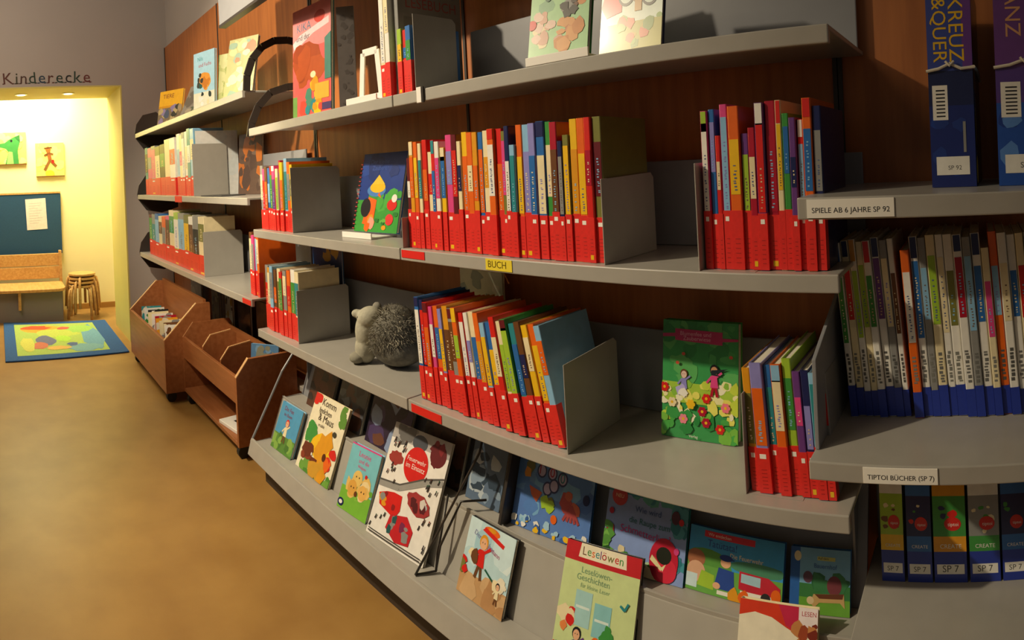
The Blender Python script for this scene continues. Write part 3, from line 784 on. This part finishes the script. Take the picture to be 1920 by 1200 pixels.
def pic_sea(a):
    a.rect(0, 0, 1, 1, '#5c84c8').rect(0, .5, 1, 1, '#6e9cd4').blobs(14, (0, .3, 1, 1), ['#4c74bc', '#7ab0dc', '#5a88cc'], .08, .16, 2)
    for p in ((.32, .84), (.46, .84), (.6, .80), (.42, .62), (.5, .68)): a.ell(*p, .065, .10, '#39406e', n=16).ell(*p, .048, .075, '#c0b8dc', n=14)
    a.text('1', .29, .79, .34, 'crimson', hmax=.13).text('0', .43, .79, .49, 'crimson', hmax=.13).text('0', .57, .75, .63, 'teal', hmax=.13)
    a.blobs(5, (.66, .42, .84, .62), ['#b04c48', '#c8684c'], .05, .09, 4)
    for k in range(5): a.line([(.75, .5), (.66+.05*k, .28)], .006, '#a84848')
    a.poly([(.18, .6), (.36, .55), (.3, .4), (.22, .48)], '#c8643c').blobs(4, (.1, .75, .2, .95), ['olive', 'amber', 'green'], .04, .07, 5).blobs(4, (.4, .35, .5, .5), ['olive', 'lime'], .04, .06, 6)
    a.ell(.55, .25, .04, .06, 'orange').ell(.92, .62, .04, .07, 'navy').blobs(26, (0, 0, 1, .16), ['#a8d0e8', 'white', 'sky', 'yellow', '#3c64a8'], .02, .05, 8)
def pic_butterfly(a):
    a.rect(0, 0, 1, 1, '#8ca4dc').rect(0, .9, 1, 1, '#3c8c9c').blobs(12, (0, .86, 1, 1), ['#3c8c9c', '#58a8a0'], .05, .09, 2).blobs(16, (.86, .2, 1, .9), ['#3c8c9c', '#2c7c8c', '#4c9cac'], .04, .08, 3)
    a.ell(.15, .86, .1, .12, '#c8403c').text('NEU', .1, .84, .2, 'cream', hmax=.06)
    a.text('Wie wird', .36, .72, .68, '#3c5c9c', hmax=.09).text('die Raupe zum', .30, .58, .80, '#24706c', hmax=.1)
    a.text('Schmetterling?', .2, .44, .88, '#c43c84', hmax=.12, curve=.0015)
    a.blobs(20, (0, 0, .9, .24), ['#4c8c3c', '#6cac4c', 'cream', '#305c30', '#b8d8b0'], .05, .1, 4).blobs(8, (0, .25, .12, .5), ['#5c9c44', '#7cbc54', 'crimson'], .03, .06, 5)
    a.ell(.76, .24, .17, .26, '#c8203c', n=24).ell(.8, .14, .12, .14, '#e03048').poly([(.64, .28), (.76, .12), (.84, .34), (.78, .2), (.74, .16)], '#f0e8b0').ell(.76, .3, .09, .1, '#24281c').poly([(.62, .28), (.75, .16), (.74, .12), (.6, .22)], '#f0e8b0')
    a.ell(.86, .76, .05, .08, '#5c2c3c').ell(.93, .72, .03, .04, 'red').ell(.07, .66, .03, .04, 'crimson').ell(.9, .38, .03, .04, 'pink')
def pic_fireman(a):
    a.rect(0, 0, 1, 1, '#3c9cd8').ell(.2, .42, .28, .26, '#5c9c44').rect(0, 0, 1, .42, '#6cac4c').ell(.75, .52, .3, .1, '#4c8c6c').rect(.16, .86, .7, .96, '#d82c3c').text('Wir entdecken', .2, .885, .66, 'white', hmax=.05)
    a.text('Tatütata!', .2, .72, .62, '#2c4ca0', hmax=.11).text('Die Feuerwehr', .45, .62, .88, 'cream', hmax=.07)
    a.ell(.09, .5, .1, .14, '#a86c4c').ell(.1, .3, .1, .16, '#e0b090').rect(0, .05, .12, .26, '#d0e8ec').poly([(.12, .1), (.3, .08), (.3, .3), (.16, .34)], 'lime')
    a.poly([(.3, .12), (.52, .12), (.5, .42), (.34, .44)], '#2c4c9c').ell(.41, .53, .055, .08, SKIN).ell(.41, .60, .07, .05, '#24408c').rect(.36, .58, .5, .6, '#24408c').ell(.33, .16, .04, .05, SKIN).rect(.34, .04, .5, .1, 'white')
    a.poly([(.56, .2), (.98, .1), (.98, .32), (.86, .44), (.56, .46)], '#c4283c').poly([(.58, .3), (.78, .28), (.78, .42), (.58, .43)], '#a8d0e0').rect(.58, .1, .98, .18, 'white').ell(.84, .14, .05, .08, '#2c2c30').ell(.94, .2, .05, .1, 'orange').blobs(5, (.5, .0, .95, .1), ['amber', 'orange', 'cream'], .05, .08, 4)
def pic_farm(a):
    a.rect(0, 0, 1, 1, '#7cb4d8').rect(0, 0, 1, .45, '#3c7c44').rect(0, 0, 1, .24, '#6ca83c').rect(0, 0, .16, 1, '#2c64b0').blobs(10, (.2, .38, .95, .5), ['#2f6c44', '#3c7c4c'], .08, .14, 2)
    a.ell(.12, .86, .06, .08, 'cream').rect(.45, .82, .75, .88, '#c8cc70').text('Auf dem', .46, .835, .74, 'navy', hmax=.04).text('Bauernhof', .40, .70, .8, '#3c64a8', hmax=.07)
    a.ell(.3, .55, .08, .09, '#6a4858').ell(.74, .45, .12, .15, '#7a3c44').poly([(.35, .16), (.4, .3), (.9, .34), (.92, .12), (.84, .2), (.5, .18), (.42, .1)], '#c8a46c').poly([(.42, .3), (.9, .34), (.88, .26), (.5, .24)], '#6a3c28').ell(.35, .2, .06, .06, '#e0c89c')
def pic_meadow(a):
    a.rect(0, 0, 1, 1, '#3c9c54').blobs(30, (.05, .5, .95, .98), ['#4ca85c', '#348c4c', '#5cb060'], .05, .12, 2)
    a.poly([(0, .88), (.17, .89), (.17, .93), (.8, .92), (.8, .87), (1, .87), (1, .85), (.8, .84), (.8, .81), (.17, .83), (.17, .86), (0, .85)], '#c03470')
    a.text('Blumenfee und', .24, .875, .74, '#e8b0d0', hmax=.035).text('Zauberwiese', .28, .835, .70, '#e8b0d0', hmax=.035)
    a.rect(0, .3, 1, .47, '#a8cc44').blobs(40, (0, .18, 1, .48), ['#e8e46c', '#c8dc4c', '#f0ecb0', '#8cc044', '#f4f0d0'], .03, .09, 3).blobs(24, (0, .02, 1, .22), ['#2c8c44', '#4cac4c', '#3c9c4c', '#7cc048'], .04, .1, 5)
    a.figure(.3, .36, .22, '#e8c8b8', 'violet', 'cream', 'brown').blobs(3, (.24, .36, .36, .42), ['#b8b0e8', 'white'], .05, .08, 8)
    a.figure(.7, .38, .26, '#c8946c', 'pink', 'crimson', 'black').poly([(.66, .6), (.88, .62), (.72, .57), (.82, .55), (.66, .56)], '#202830')
    for p, c in (((.04, .42), 'red'), ((.6, .36), 'red'), ((.3, .17), '#f08c9c'), ((.6, .16), 'crimson'), ((.78, .12), 'red'), ((.55, .25), 'crimson'), ((.85, .3), '#f07c8c'), ((.15, .3), 'cream'), ((.4, .3), 'yellow')): a.flower(*p, .045, c)
    a.text('Verlag', .38, .025, .55, 'white', hmax=.03)
    for p in ((.3, .72), (.22, .64), (.92, .72)): a.ell(*p, .025, .015, '#c8543c', n=8)
def pic_spiral(a):
    a.rect(0, 0, 1, 1, '#1c3c8c').rect(0, 0, 1, .40, '#3c9c3c').blobs(12, (0, .3, 1, .48), ['#3c9c3c', '#4cac44'], .08, .14, 2).blobs(10, (.05, .72, .95, .98), ['#24489c', '#1a3478'], .08, .16, 4)
    a.text('Der kleine', .2, .86, .85, '#3c5cac', hmax=.06).text('Zauberer', .25, .78, .85, '#3c5cac', hmax=.06)
    a.ell(.42, .52, .22, .08, '#4c84c8').ell(.44, .56, .18, .07, 'yellow').poly([(.3, .60), (.44, .72), (.6, .60)], '#e8c83c').poly([(.46, .46), (.56, .42), (.5, .5)], 'orange')
    a.poly([(.18, .1), (.44, .06), (.46, .4), (.26, .44)], 'orange').ell(.22, .3, .12, .12, '#1c1c24').blobs(4, (.2, .05, .5, .15), ['#e8a08c', 'orange', 'amber'], .06, .09, 5)
    a.ell(.82, .34, .11, .07, 'red').ell(.86, .42, .06, .05, 'white').ell(.8, .16, .09, .07, '#e03c3c').ell(.7, .06, .05, .03, 'amber').blobs(5, (.5, .1, .95, .3), ['#6cbc4c', '#2c7c34'], .03, .06, 7)
def pic_redtall(a):
    a.rect(0, 0, 1, 1, '#e0605c').rect(0, .62, 1, 1, '#f08c8c').poly([(.0, .70), (.05, .63), (.55, .74), (.95, .78), (.95, .84), (.2, .76)], '#e4ccd0')
    a.text('KIKA', .12, .79, .5, '#4c7c94', hmax=.09).text('und der', .1, .71, .7, '#48404c', hmax=.05).ell(.72, .87, .14, .055, '#c83c30')
    a.rect(0, 0, .12, .2, '#70a050').ell(.38, .5, .4, .18, '#a8481c', wob=.2).ell(.6, .42, .28, .12, '#b85424', wob=.2).blobs(8, (.05, .3, .4, .6), ['#9c4018', '#b4501e'], .1, .18, 2)
    a.ell(.55, .37, .07, .03, 'cream').blobs(8, (.35, .08, .7, .3), ['#4c8c74', 'yellow', 'teal', 'amber'], .07, .12, 3).rect(.6, .14, .95, .28, '#e8b03c').blobs(6, (.2, .02, .8, .12), ['amber', 'teal', '#d84c3c', 'yellow'], .06, .1, 6)
    a.poly([(.85, .3), (1, .3), (1, .7), (.85, .66)], '#4c8478').rect(.78, .04, 1, .1, '#4c3c6c')
def pic_greencomic(a):
    a.rect(0, 0, 1, 1, '#a8d8a0').blobs(10, (.1, .5, .9, .95), ['#88b890', '#c8e0b8', 'grey', '#d89458'], .07, .14, 3).blobs(12, (.12, .16, .6, .5), ['cream', '#e8c8b8', '#d8a890', '#f0e0cc'], .06, .1, 4).blobs(9, (.5, .12, .85, .4), ['#e0a05c', '#d08844', '#c87c50'], .07, .12, 5).blobs(6, (.55, .45, .8, .6), ['#4c443c', '#303028', 'brown'], .04, .07, 6)
    a.ell(.04, .40, .08, .05, 'red').ell(.3, .66, .06, .05, '#507c60')
    a.text('LEO', .2, .86, .8, 'red', hmax=.1)
def pic_bike(a):
    a.rect(0, 0, 1, 1, '#dcece0').rect(0, 0, 1, .3, '#b4b040').blobs(12, (0, .02, 1, .34), ['#c8a83c', '#8cb04c', '#7c9c44', '#d86c3c'], .05, .1, 2).poly([(0, .5), (.1, .38), (.35, .42), (.35, .66), (.05, .62)], 'red')
    for p in ((.42, .6), (.8, .56)): a.ell(*p, .14, .13, '#4c4c44', n=20).ell(*p, .11, .10, '#d8e8dc', n=20)
    a.line([(.42, .6), (.55, .8), (.8, .56)], .006, '#8a6c44').line([(.55, .8), (.6, .5), (.42, .6)], .006, '#8a6c44').line([(.62, .8), (.62, .4)], .014, '#c89848').line([(.85, .9), (.85, .5)], .014, '#d8545c').text('RAD', .2, .88, .8, 'teal', hmax=.1)
def pic_tiger(a):
    a.rect(0, 0, 1, 1, '#a8d4e8').rect(0, .0, 1, .3, '#e4e4cc').text('Nils', .2, .85, .75, 'teal', hmax=.07).text('und Fuchs', .25, .74, .85, 'crimson', hmax=.07)
    a.ell(.55, .5, .28, .14, '#e09a3c', wob=.2).blobs(6, (.35, .35, .75, .5), ['#c87c2c', '#e0a044'], .08, .14, 2).blobs(5, (.2, .4, .4, .62), ['#3c3c34', '#285c54'], .05, .09, 3).blobs(6, (.3, .08, .8, .28), ['white', '#2c3c3c', 'cream'], .06, .1, 4)
def pic_yellow(a):
    a.rect(0, 0, 1, 1, '#7c6c54').rect(0, .5, 1, 1, '#e0a824').text('TIERE', .15, .78, .85, 'maroon', hmax=.12).rect(0, .5, 1, .56, '#c88c1c').blobs(14, (.05, .05, .95, .5), ['#50586c', '#a08c6c', '#3c3c34', '#8c7cA0'.lower(), '#b4a070'], .08, .14, 3)
def pic_plain(cols, seed):
    def f(a):
        a.rect(0, 0, 1, 1, cols[0]).blobs(22, (.05, .05, .95, .95), cols[1:], .08, .2, seed)
    return f
TR = .135
TU = .264
display_book('picture_book', 'small blue picture book with red-capped child at trolley end of tray', 'book', pic_knight, .135, .150, .012, (-1.872, .849, TR+.001), 3, 23, 'sky')
display_book('picture_book', 'cream picture book with orange animals and green leaves in floor tray', 'book', pic_snail, .195, .227, .008, (-1.673, .856, TR+.001), 1, 24, 'cream')
display_book('picture_book', 'small light-blue puppy book standing between larger books in floor tray', 'book', pic_puppy, .125, .168, .014, (-1.428, .843, TR+.001), 5, 24, 'sky')
display_book('picture_book', 'large white book covered with red fire engines in floor tray', 'book', pic_vehicles, .210, .268, .008, (-1.236, .842, TR+.001), 4, 26, 'white')
display_book('picture_book', 'pale-blue robber story book standing alone before the grey riser', 'book', pic_pirate, .139, .147, .012, (-.957, .856, TR+.001), -2, 22, 'black')
display_book('picture_book', 'light-green reader with red header band at the bottom edge', 'book', pic_lion, .158, .196, .014, (-.674, .848, TR+.001), 6, 25, 'black')
display_book('picture_book', 'cream detective reader with red swoosh cut by the bottom edge', 'book', pic_detective, .130, .19, .014, (-.338, .848, TR+.001), 3, 24, 'cream')
display_book('picture_book', 'blue undersea counting book on upper step under shelf', 'book', pic_sea, .195, .142, .008, (-.850, .962, TU+.001), 4, 20, 'blue')
display_book('picture_book', 'violet-blue caterpillar and butterfly book on upper step', 'book', pic_butterfly, .174, .142, .010, (-.625, .960, TU+.001), 2, 20, 'teal')
display_book('picture_book', 'blue picture book with fire engine and man in cap', 'book', pic_fireman, .182, .102, .010, (-.444, .966, TU+.001), -1, 20, 'blue')
display_book('picture_book', 'blue and green farm picture book beside the fire engine book', 'book', pic_farm, .104, .096, .012, (-.290, .974, TU+.001), 2, 20, 'blue')
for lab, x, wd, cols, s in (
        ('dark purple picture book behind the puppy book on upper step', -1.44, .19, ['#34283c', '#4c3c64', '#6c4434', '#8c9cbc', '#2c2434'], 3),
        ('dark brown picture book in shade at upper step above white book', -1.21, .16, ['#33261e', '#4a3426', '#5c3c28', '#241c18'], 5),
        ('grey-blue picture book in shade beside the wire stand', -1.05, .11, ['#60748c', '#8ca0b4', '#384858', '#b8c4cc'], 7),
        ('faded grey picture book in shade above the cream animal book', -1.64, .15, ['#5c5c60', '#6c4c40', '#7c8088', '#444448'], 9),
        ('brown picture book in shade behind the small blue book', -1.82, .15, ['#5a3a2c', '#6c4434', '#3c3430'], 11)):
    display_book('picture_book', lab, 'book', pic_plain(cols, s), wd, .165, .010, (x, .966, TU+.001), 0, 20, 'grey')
display_book('picture_book', 'upright green flower-meadow book with pink banner under the lit row', 'book', pic_meadow, .153, .213, .022, (-.512, 1.006, S3+.001), 2, 8, 'green')
# spiral book and its white stand
o = display_book('spiral_book', 'blue spiral-bound picture book on a white plastic stand', 'book', pic_spiral, .190, .226, .012, (-1.425, .962, S2+.012), 4, 14, 'blue')
bm = bmesh.new()
for k in range(17):
    z = .008+k*.0124; tube(bm, [(-.092, -.003, z), (-.098, -.004, z), (-.101, .005, z+.002), (-.098, .014, z), (-.090, .014, z)], .0013, seg=6)
new('spiral_binding', bm, M('#d04440', .4), o)
def stand(label, x, y, z, w, yaw=0, a_frame=False):
    o = thing('display_stand', label, 'stand', (x, y, z+.0004), (0, 0, R(yaw)))
    bm = bmesh.new(); prism(bm, [(0, 0), (0, .016), (.004, .016), (.004, .005), (.09, .005), (.09, 0)], 'x', -w/2, w/2); new('foot', bm, WHITEP, o, bevel=.001)
    if a_frame:
        bm = bmesh.new()
        for (p, q) in (((-.035, .02), (-.022, .13)), ((-.022, .13), (.035, .13)), ((.035, .13), (.045, .02))):
            L = math.hypot(q[0]-p[0], q[1]-p[1]); n = (-(q[1]-p[1])/L*.009, (q[0]-p[0])/L*.009)
            prism(bm, [(p[0]+n[0], p[1]+n[1]), (q[0]+n[0], q[1]+n[1]), (q[0]-n[0], q[1]-n[1]), (p[0]-n[0], p[1]-n[1])], 'y', .03, .034)
        box(bm, -.055, .055, .028, .036, .006, .022)
        new('rest', bm, WHITEP, o)
    return o
stand('white plastic stand under the blue spiral-bound book', -1.43, .905, S2, .135, 3)
stand('empty white plastic book stand on top shelf beside the red readers', -1.295, .853, S1, .125, 4, True)
stand('white plastic stand under the green comic-style top shelf book', -.672, .8455, S1, .14, 0)
display_book('picture_book', 'tall red picture book with brown bear beside the hoop end', 'book', pic_redtall, .205, .335, .012, (-1.612, .885, S1+.001), 5, 3, 'teal')
B1 = display_book('picture_book', 'narrow grey book turned edgewise next to the tall red book', 'book', pic_plain(['#6a6462', '#5c5654'], 2), .05, .30, .012, (-1.475, .93, S1+.001), 50, 3, 'grey')
display_book('picture_book', 'pale green picture book with brown animals cut by the top edge', 'book', pic_greencomic, .125, .20, .016, (-.698, .880, S1+.005), 8, 12, 'green')
display_book('picture_book', 'picture book with bicycles and red cart cut by the top edge', 'book', pic_bike, .125, .17, .010, (-.546, .885, S1+.005), -2, 10, 'navy')
def pic_lesebuch(a):
    a.rect(0, 0, 1, 1, '#8c887c').text('LESEBUCH', .12, .78, .92, '#a8524c', hmax=.12).rect(.08, .30, .9, .70, '#7c786c').ell(.84, .3, .08, .1, '#6a5c4c').text('Mein', .3, .92, .7, '#a8524c', hmax=.06)
display_book('reading_book', 'large grey book lettered LESEBUCH between the readers on the top shelf', 'book', pic_lesebuch, .20, .275, .014, (-1.166, .985, S1+.001), 90, 0, 'grey')
# far top shelf
display_book('picture_book', 'yellow and brown animal book at the far end of top shelf', 'book', pic_yellow, .181, .20, .012, (-3.297, .915, F1+.001), 30, 12, 'yellow')
display_book('picture_book', 'light blue picture book with orange fox on far top shelf', 'book', pic_tiger, .16, .262, .012, (-2.613, .893, F1+.001), 17, 3, 'sky')
display_book('picture_book', 'grey reclined picture book between yellow and blue far books', 'book', pic_plain(['#8c8478', '#6c6458', '#a89c84', '#58604c'], 4), .20, .20, .01, (-2.96, .935, F1+.001), 20, 28, 'grey')
display_book('picture_book', 'pale yellow-green book edge behind the light blue fox book', 'book', pic_plain(['#c8cc88', '#a8b468', '#dcdca0'], 6), .12, .235, .016, (-2.50, .965, F1+.001), 30, 6, 'lime')
display_book('picture_book', 'tilted map-coloured book on the far top shelf next to hoop', 'book', pic_plain(['#b8b470', '#d4cc8c', '#8cac90', '#c87c4c', '#e0dcb0'], 8), .15, .26, .012, (-2.27, .915, F1+.001), 28, 14, 'black')
# orange-white book leaning on the far bookend, blue things in the gaps
display_book('picture_book', 'white and teal large book facing the room behind bright bookend', 'book', pic_plain(['#eceeec', '#e8eeee', '#f0f0ec'], 3), .21, .30, .006, (-2.722, .985, F2+.001), 90, 0, 'teal')
display_book('picture_book', 'shaded brown and orange book behind the bright far bookend', 'book', pic_plain(['#6a5448', '#5c4840', '#c87434', '#7c685c'], 5), .18, .27, .010, (-2.53, 1.06, F2+.001), 12, 4, 'brown')
o = thing('magazine', 'thin magazine lying flat on the far shelf past the bookend', 'magazine', (-2.52, .93, F2+.001), (0, 0, R(10)))
B('pages', (-.09, .09, -.06, .06, 0, .004), M('#4c4c4c', .4, noise=.4, scale=30), o)
o = thing('picture_book', 'blue book lying flat below the dark strap at the hoop end', 'book', (-1.86, 1.01, S1+.001), (0, 0, R(3)))
B('cover', (-.1, .1, -.08, .08, 0, .012), CM('#1c4c8c'), o, bevel=.001); B('page_block', (-.097, .101, -.077, .077, .002, .010), PAGES, o)
display_book('picture_book', 'blue and yellow landscape book behind the row beside the plush toy', 'book', pic_plain(['#2c4c7c', '#c8a03c', '#3c5c8c', '#7c6c3c'], 7), .2, .29, .008, (-1.89, 1.07, S3+.001), 0, 0, 'blue')
display_book('picture_book', 'pale comic book standing at the back behind the leaning row', 'book', pic_plain(['#c8ccac', '#a8604c', '#dcd8bc', '#8c9c8c'], 9), .16, .262, .008, (-1.13, 1.075, S3+.001), -3, 0, 'cream')
# wire book stand in the tray
o = thing('wire_book_stand', 'dark wire book stand leaning beside the white fire engine book', 'stand', (0, 0, 0))
bm = bmesh.new(); r = .0028
tube(bm, [(-1.122, .822, .138), (-1.03, .95, .395), (-1.026, .962, .435)], r); tube(bm, [(-1.122, .822, .138), (-1.098, .862, .140), (-1.085, .868, .20), (-1.062, .915, .288), (-1.02, .955, .290)], r)
tube(bm, [(-1.098, .862, .140), (-1.092, .864, .18), (-1.10, .910, .292)], r); new('wire_frame', bm, DARKMETAL, o, smooth=True)
o = thing('partition_plate', 'dark steel partition plate on the upper step by the sea book', 'partition', (-.955, .945, TU+.001), (R(-20), 0, 0))
B('plate', (-.004, .004, -.02, .02, 0, .16), DARKMETAL, o, bevel=.001)

# plush toy -------------------------------------------------------------
def plush():
    o = thing('plush_toy', 'grey shaggy plush animal with pale face on the metal shelf', 'plush toy', (-1.405, .965, S3), (0, 0, R(20)))
    rd = random.Random(3)
    def blob(parts, name, m, k=0):
        bm = bmesh.new()
        for (x, y, z, a, b, c) in parts:
            bmesh.ops.create_icosphere(bm, subdivisions=3, radius=1, matrix=Matrix.Translation((x, y, z)) @ Matrix.Diagonal((a, b, c, 1)))
        q = new(name, bm, m, o, smooth=True)
        r_ = q.modifiers.new('merge', 'REMESH'); r_.mode = 'VOXEL'; r_.voxel_size = .004; r_.use_smooth_shade = True
        return q
    body = blob([(.03, .0, .072, .072, .066, .072), (.035, .01, .105, .058, .055, .055), (.05, 0, .045, .07, .066, .045)], 'body', M('#7a766a', .9, noise=.4, scale=70, bump=.6))
    blob([(-.034, -.016, .124, .036, .036, .032), (-.046, -.018, .085, .032, .034, .055), (-.050, -.020, .04, .030, .032, .042), (-.072, -.025, .134, .016, .014, .012)], 'face', M('#b4b09c', .9, noise=.2, scale=60, bump=.4))
    blob([(-.066, -.034, .017, .024, .030, .017)], 'foot', M('#8c8878', .9, noise=.2, scale=60, bump=.4))
    blob([(-.02, .0, .152, .014, .010, .014)], 'ear', M('#8c887c', .9, noise=.2, scale=60, bump=.4))
    bm = bmesh.new(); bmesh.ops.create_uvsphere(bm, u_segments=10, v_segments=8, radius=.004, matrix=Matrix.Translation((-.056, -.040, .128))); new('eye', bm, BLACK, o)
    bm = bmesh.new()
    for k in range(2600):
        u, v = rd.uniform(0, 2*math.pi), rd.uniform(.0, 1)
        ph = math.acos(1-1.45*v) if v < .98 else 2
        n = Vector((math.sin(ph)*math.cos(u), math.sin(ph)*math.sin(u), math.cos(ph)))
        p = Vector((.035+n.x*.072, n.y*.067, .078+n.z*.077))
        if p.x < -.02 or p.z < .01: continue
        d = (n+Vector((rd.uniform(-.5, .5), rd.uniform(-.5, .5), rd.uniform(-.9, .1)))).normalized()*rd.uniform(.008, .016)
        s = n.orthogonal().normalized()*.0011; s2 = n.cross(s)
        a, b, c, e = bm.verts.new(p+s), bm.verts.new(p-s), bm.verts.new(p+s2), bm.verts.new(p+d)
        mi = rd.choice((0, 0, 1))
        for f in ((a, b, e), (b, c, e), (c, a, e)): bm.faces.new(f).material_index = mi
    fur = new('fur', bm, [M('#858072', .9), M('#b0a994', .9)], o); fur['kind'] = 'stuff'
plush()

# ------------------------------------------------------------------ book trolleys
def caster(parent, x, y):
    bm = bmesh.new(); pts = [(y+.024*math.cos(a), .024+.024*math.sin(a)) for a in [2*math.pi*k/16 for k in range(16)]]
    prism(bm, pts, 'x', x-.012, x+.012); box(bm, x-.016, x+.016, y-.016, y+.016, .042, .058)
    new('caster', bm, BLACK, parent, bevel=.002)
def trolley_side(bm, x0, x1, pf, yb, zf, zt, zb):
    prism(bm, [(0, zb), (0, zf), (pf, zt), (yb, zt), (yb, zb)], 'x', x0, x1)
t = thing('book_trolley', 'closed wooden book trolley on casters against the grey wall', 'trolley', (-3.632, .722, 0))
W = .795
for x in (0, W-.016):
    bm = bmesh.new(); trolley_side(bm, x, x+.016, .164, .233, .298, .457, .052); o = new('side_panel', bm, BEECH, t, bevel=.001)
    bm = bmesh.new(); prism(bm, [(0, .2985), (.164, .4575), (.164, .460), (0, .301)], 'x', x+.0005, x+.0155); new('edge_strip', bm, EDGE, o)
B('front_panel', (.016, W-.016, 0, .016, .052, .298), BEECH, t, bevel=.001)
B('back_panel', (.016, W-.016, .203, .219, .052, .470), BEECH, t, bevel=.001)
B('bottom_board', (.016, W-.016, .016, .203, .052, .067), BEECH, t)
B('inner_floor', (.016, W-.016, .016, .203, .147, .160), BEECH, t)
for x in (.045, W-.045):
    for y in (.035, .19): caster(t, x, y)
t = thing('book_trolley', 'open wooden book trolley with dividers and lower shelf beside floor tray', 'trolley', (-2.850, .812, 0))
W = .70; D2 = .25
outline = [(0, .052), (0, .306), (.052, .371), (D2-.012, .371), (D2, .350), (D2, .20), (D2-.07, .052)]
for x in (0, W-.016):
    bm = bmesh.new(); prism(bm, outline, 'x', x, x+.016); o = new('side_panel', bm, BEECH, t, bevel=.001)
    bm = bmesh.new(); prism(bm, [(0, .3065), (.052, .3715), (.052, .374), (0, .309)], 'x', x+.0005, x+.0155); new('edge_strip', bm, EDGE, o)
B('front_panel', (.016, W-.016, 0, .014, .211, .310), BEECH, t, bevel=.001)
B('tray_floor', (.016, W-.016, .014, D2-.018, .211, .224), BEECH, t)
B('lower_shelf', (.016, W-.016, 0, D2-.075, .054, .070), BEECH, t, bevel=.001)
B('back_panel', (.016, W-.016, D2-.030, D2-.016, .215, .345), BEECH, t)
for x in (.262, .487):
    bm = bmesh.new(); prism(bm, [(.015, .2245), (.015, .319), (.052, .366), (.147, .379), (.172, .362), (.172, .2245)], 'x', x, x+.010); o = new('divider', bm, BEECH, t, bevel=.001)
    bm = bmesh.new(); prism(bm, [(.015, .3195), (.052, .3665), (.147, .3795), (.147, .382), (.052, .369), (.015, .322)], 'x', x+.0005, x+.0095); new('edge_strip', bm, EDGE, o)
for x in (.035, W-.035):
    for y in (.03, .16): caster(t, x, y)
# books in the closed trolley
rd = random.Random(6)
tl = [('teal', 'red', 'blue and red'), ('white', 'green', 'white and green'), ('black', 'white', 'black and white'), ('cream', 'crimson', 'cream and crimson'), ('white', 'grey', 'white and grey'), ('crimson', 'grey', 'crimson and grey'), ('amber', 'yellow', 'golden yellow'), ('cream', 'grey', 'pale grey'), ('brown', 'cream', 'brown and cream'), ('white', 'brown', 'white and brown')]
for i, (c1, c2, wd) in enumerate(tl):
    x = -3.52+i*.058
    display_book('picture_book', f'{wd} picture book, {ORD[i]} along the closed trolley from the wall', 'book', pic_plain([COL[c1], COL[c2], COL[c1], '#d8d0c0'], i+3), .115, .165, .009,
                 (x, .828+.006*(i % 3), .162), 78+(i*5) % 9, 10, c1, 'picture books inside the closed trolley')
o = thing('book_stack', 'white printed booklet lying on the lower shelf of open trolley', 'booklet', (-2.30, .885, .0705), (0, 0, R(8)))
B('page_block', (-.08, .08, -.06, .06, 0, .014), WHITEP, o, bevel=.002)
bm = bmesh.new(); box(bm, -.03, .03, -.02, .03, .0142, .0148); new('printed_emblem', bm, INK, o)
o.name = 'booklet'
display_book('picture_book', 'blue picture book standing behind the last divider of open trolley', 'book', pic_plain(['#5a86b0', '#7ca0c0', '#8c8c78', '#4c7098'], 5), .12, .17, .010, (-2.205, .945, .226), 38, 8, 'sky')
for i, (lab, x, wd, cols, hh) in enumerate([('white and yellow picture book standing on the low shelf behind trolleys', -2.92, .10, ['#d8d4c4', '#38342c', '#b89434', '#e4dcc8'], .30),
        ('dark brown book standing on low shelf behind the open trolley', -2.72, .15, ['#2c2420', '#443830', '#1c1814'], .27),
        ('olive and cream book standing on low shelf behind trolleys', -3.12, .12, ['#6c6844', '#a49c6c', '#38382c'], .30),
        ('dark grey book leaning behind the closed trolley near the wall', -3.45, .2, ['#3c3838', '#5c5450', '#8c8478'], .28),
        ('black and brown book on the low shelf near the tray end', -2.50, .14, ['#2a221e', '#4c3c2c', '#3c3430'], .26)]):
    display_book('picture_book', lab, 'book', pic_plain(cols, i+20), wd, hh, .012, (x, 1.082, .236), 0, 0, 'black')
t = shelf('low dark metal shelf behind the two wooden trolleys', -3.84, -2.045, .235, y0=1.07, y1=1.115, th=.02, back=0)
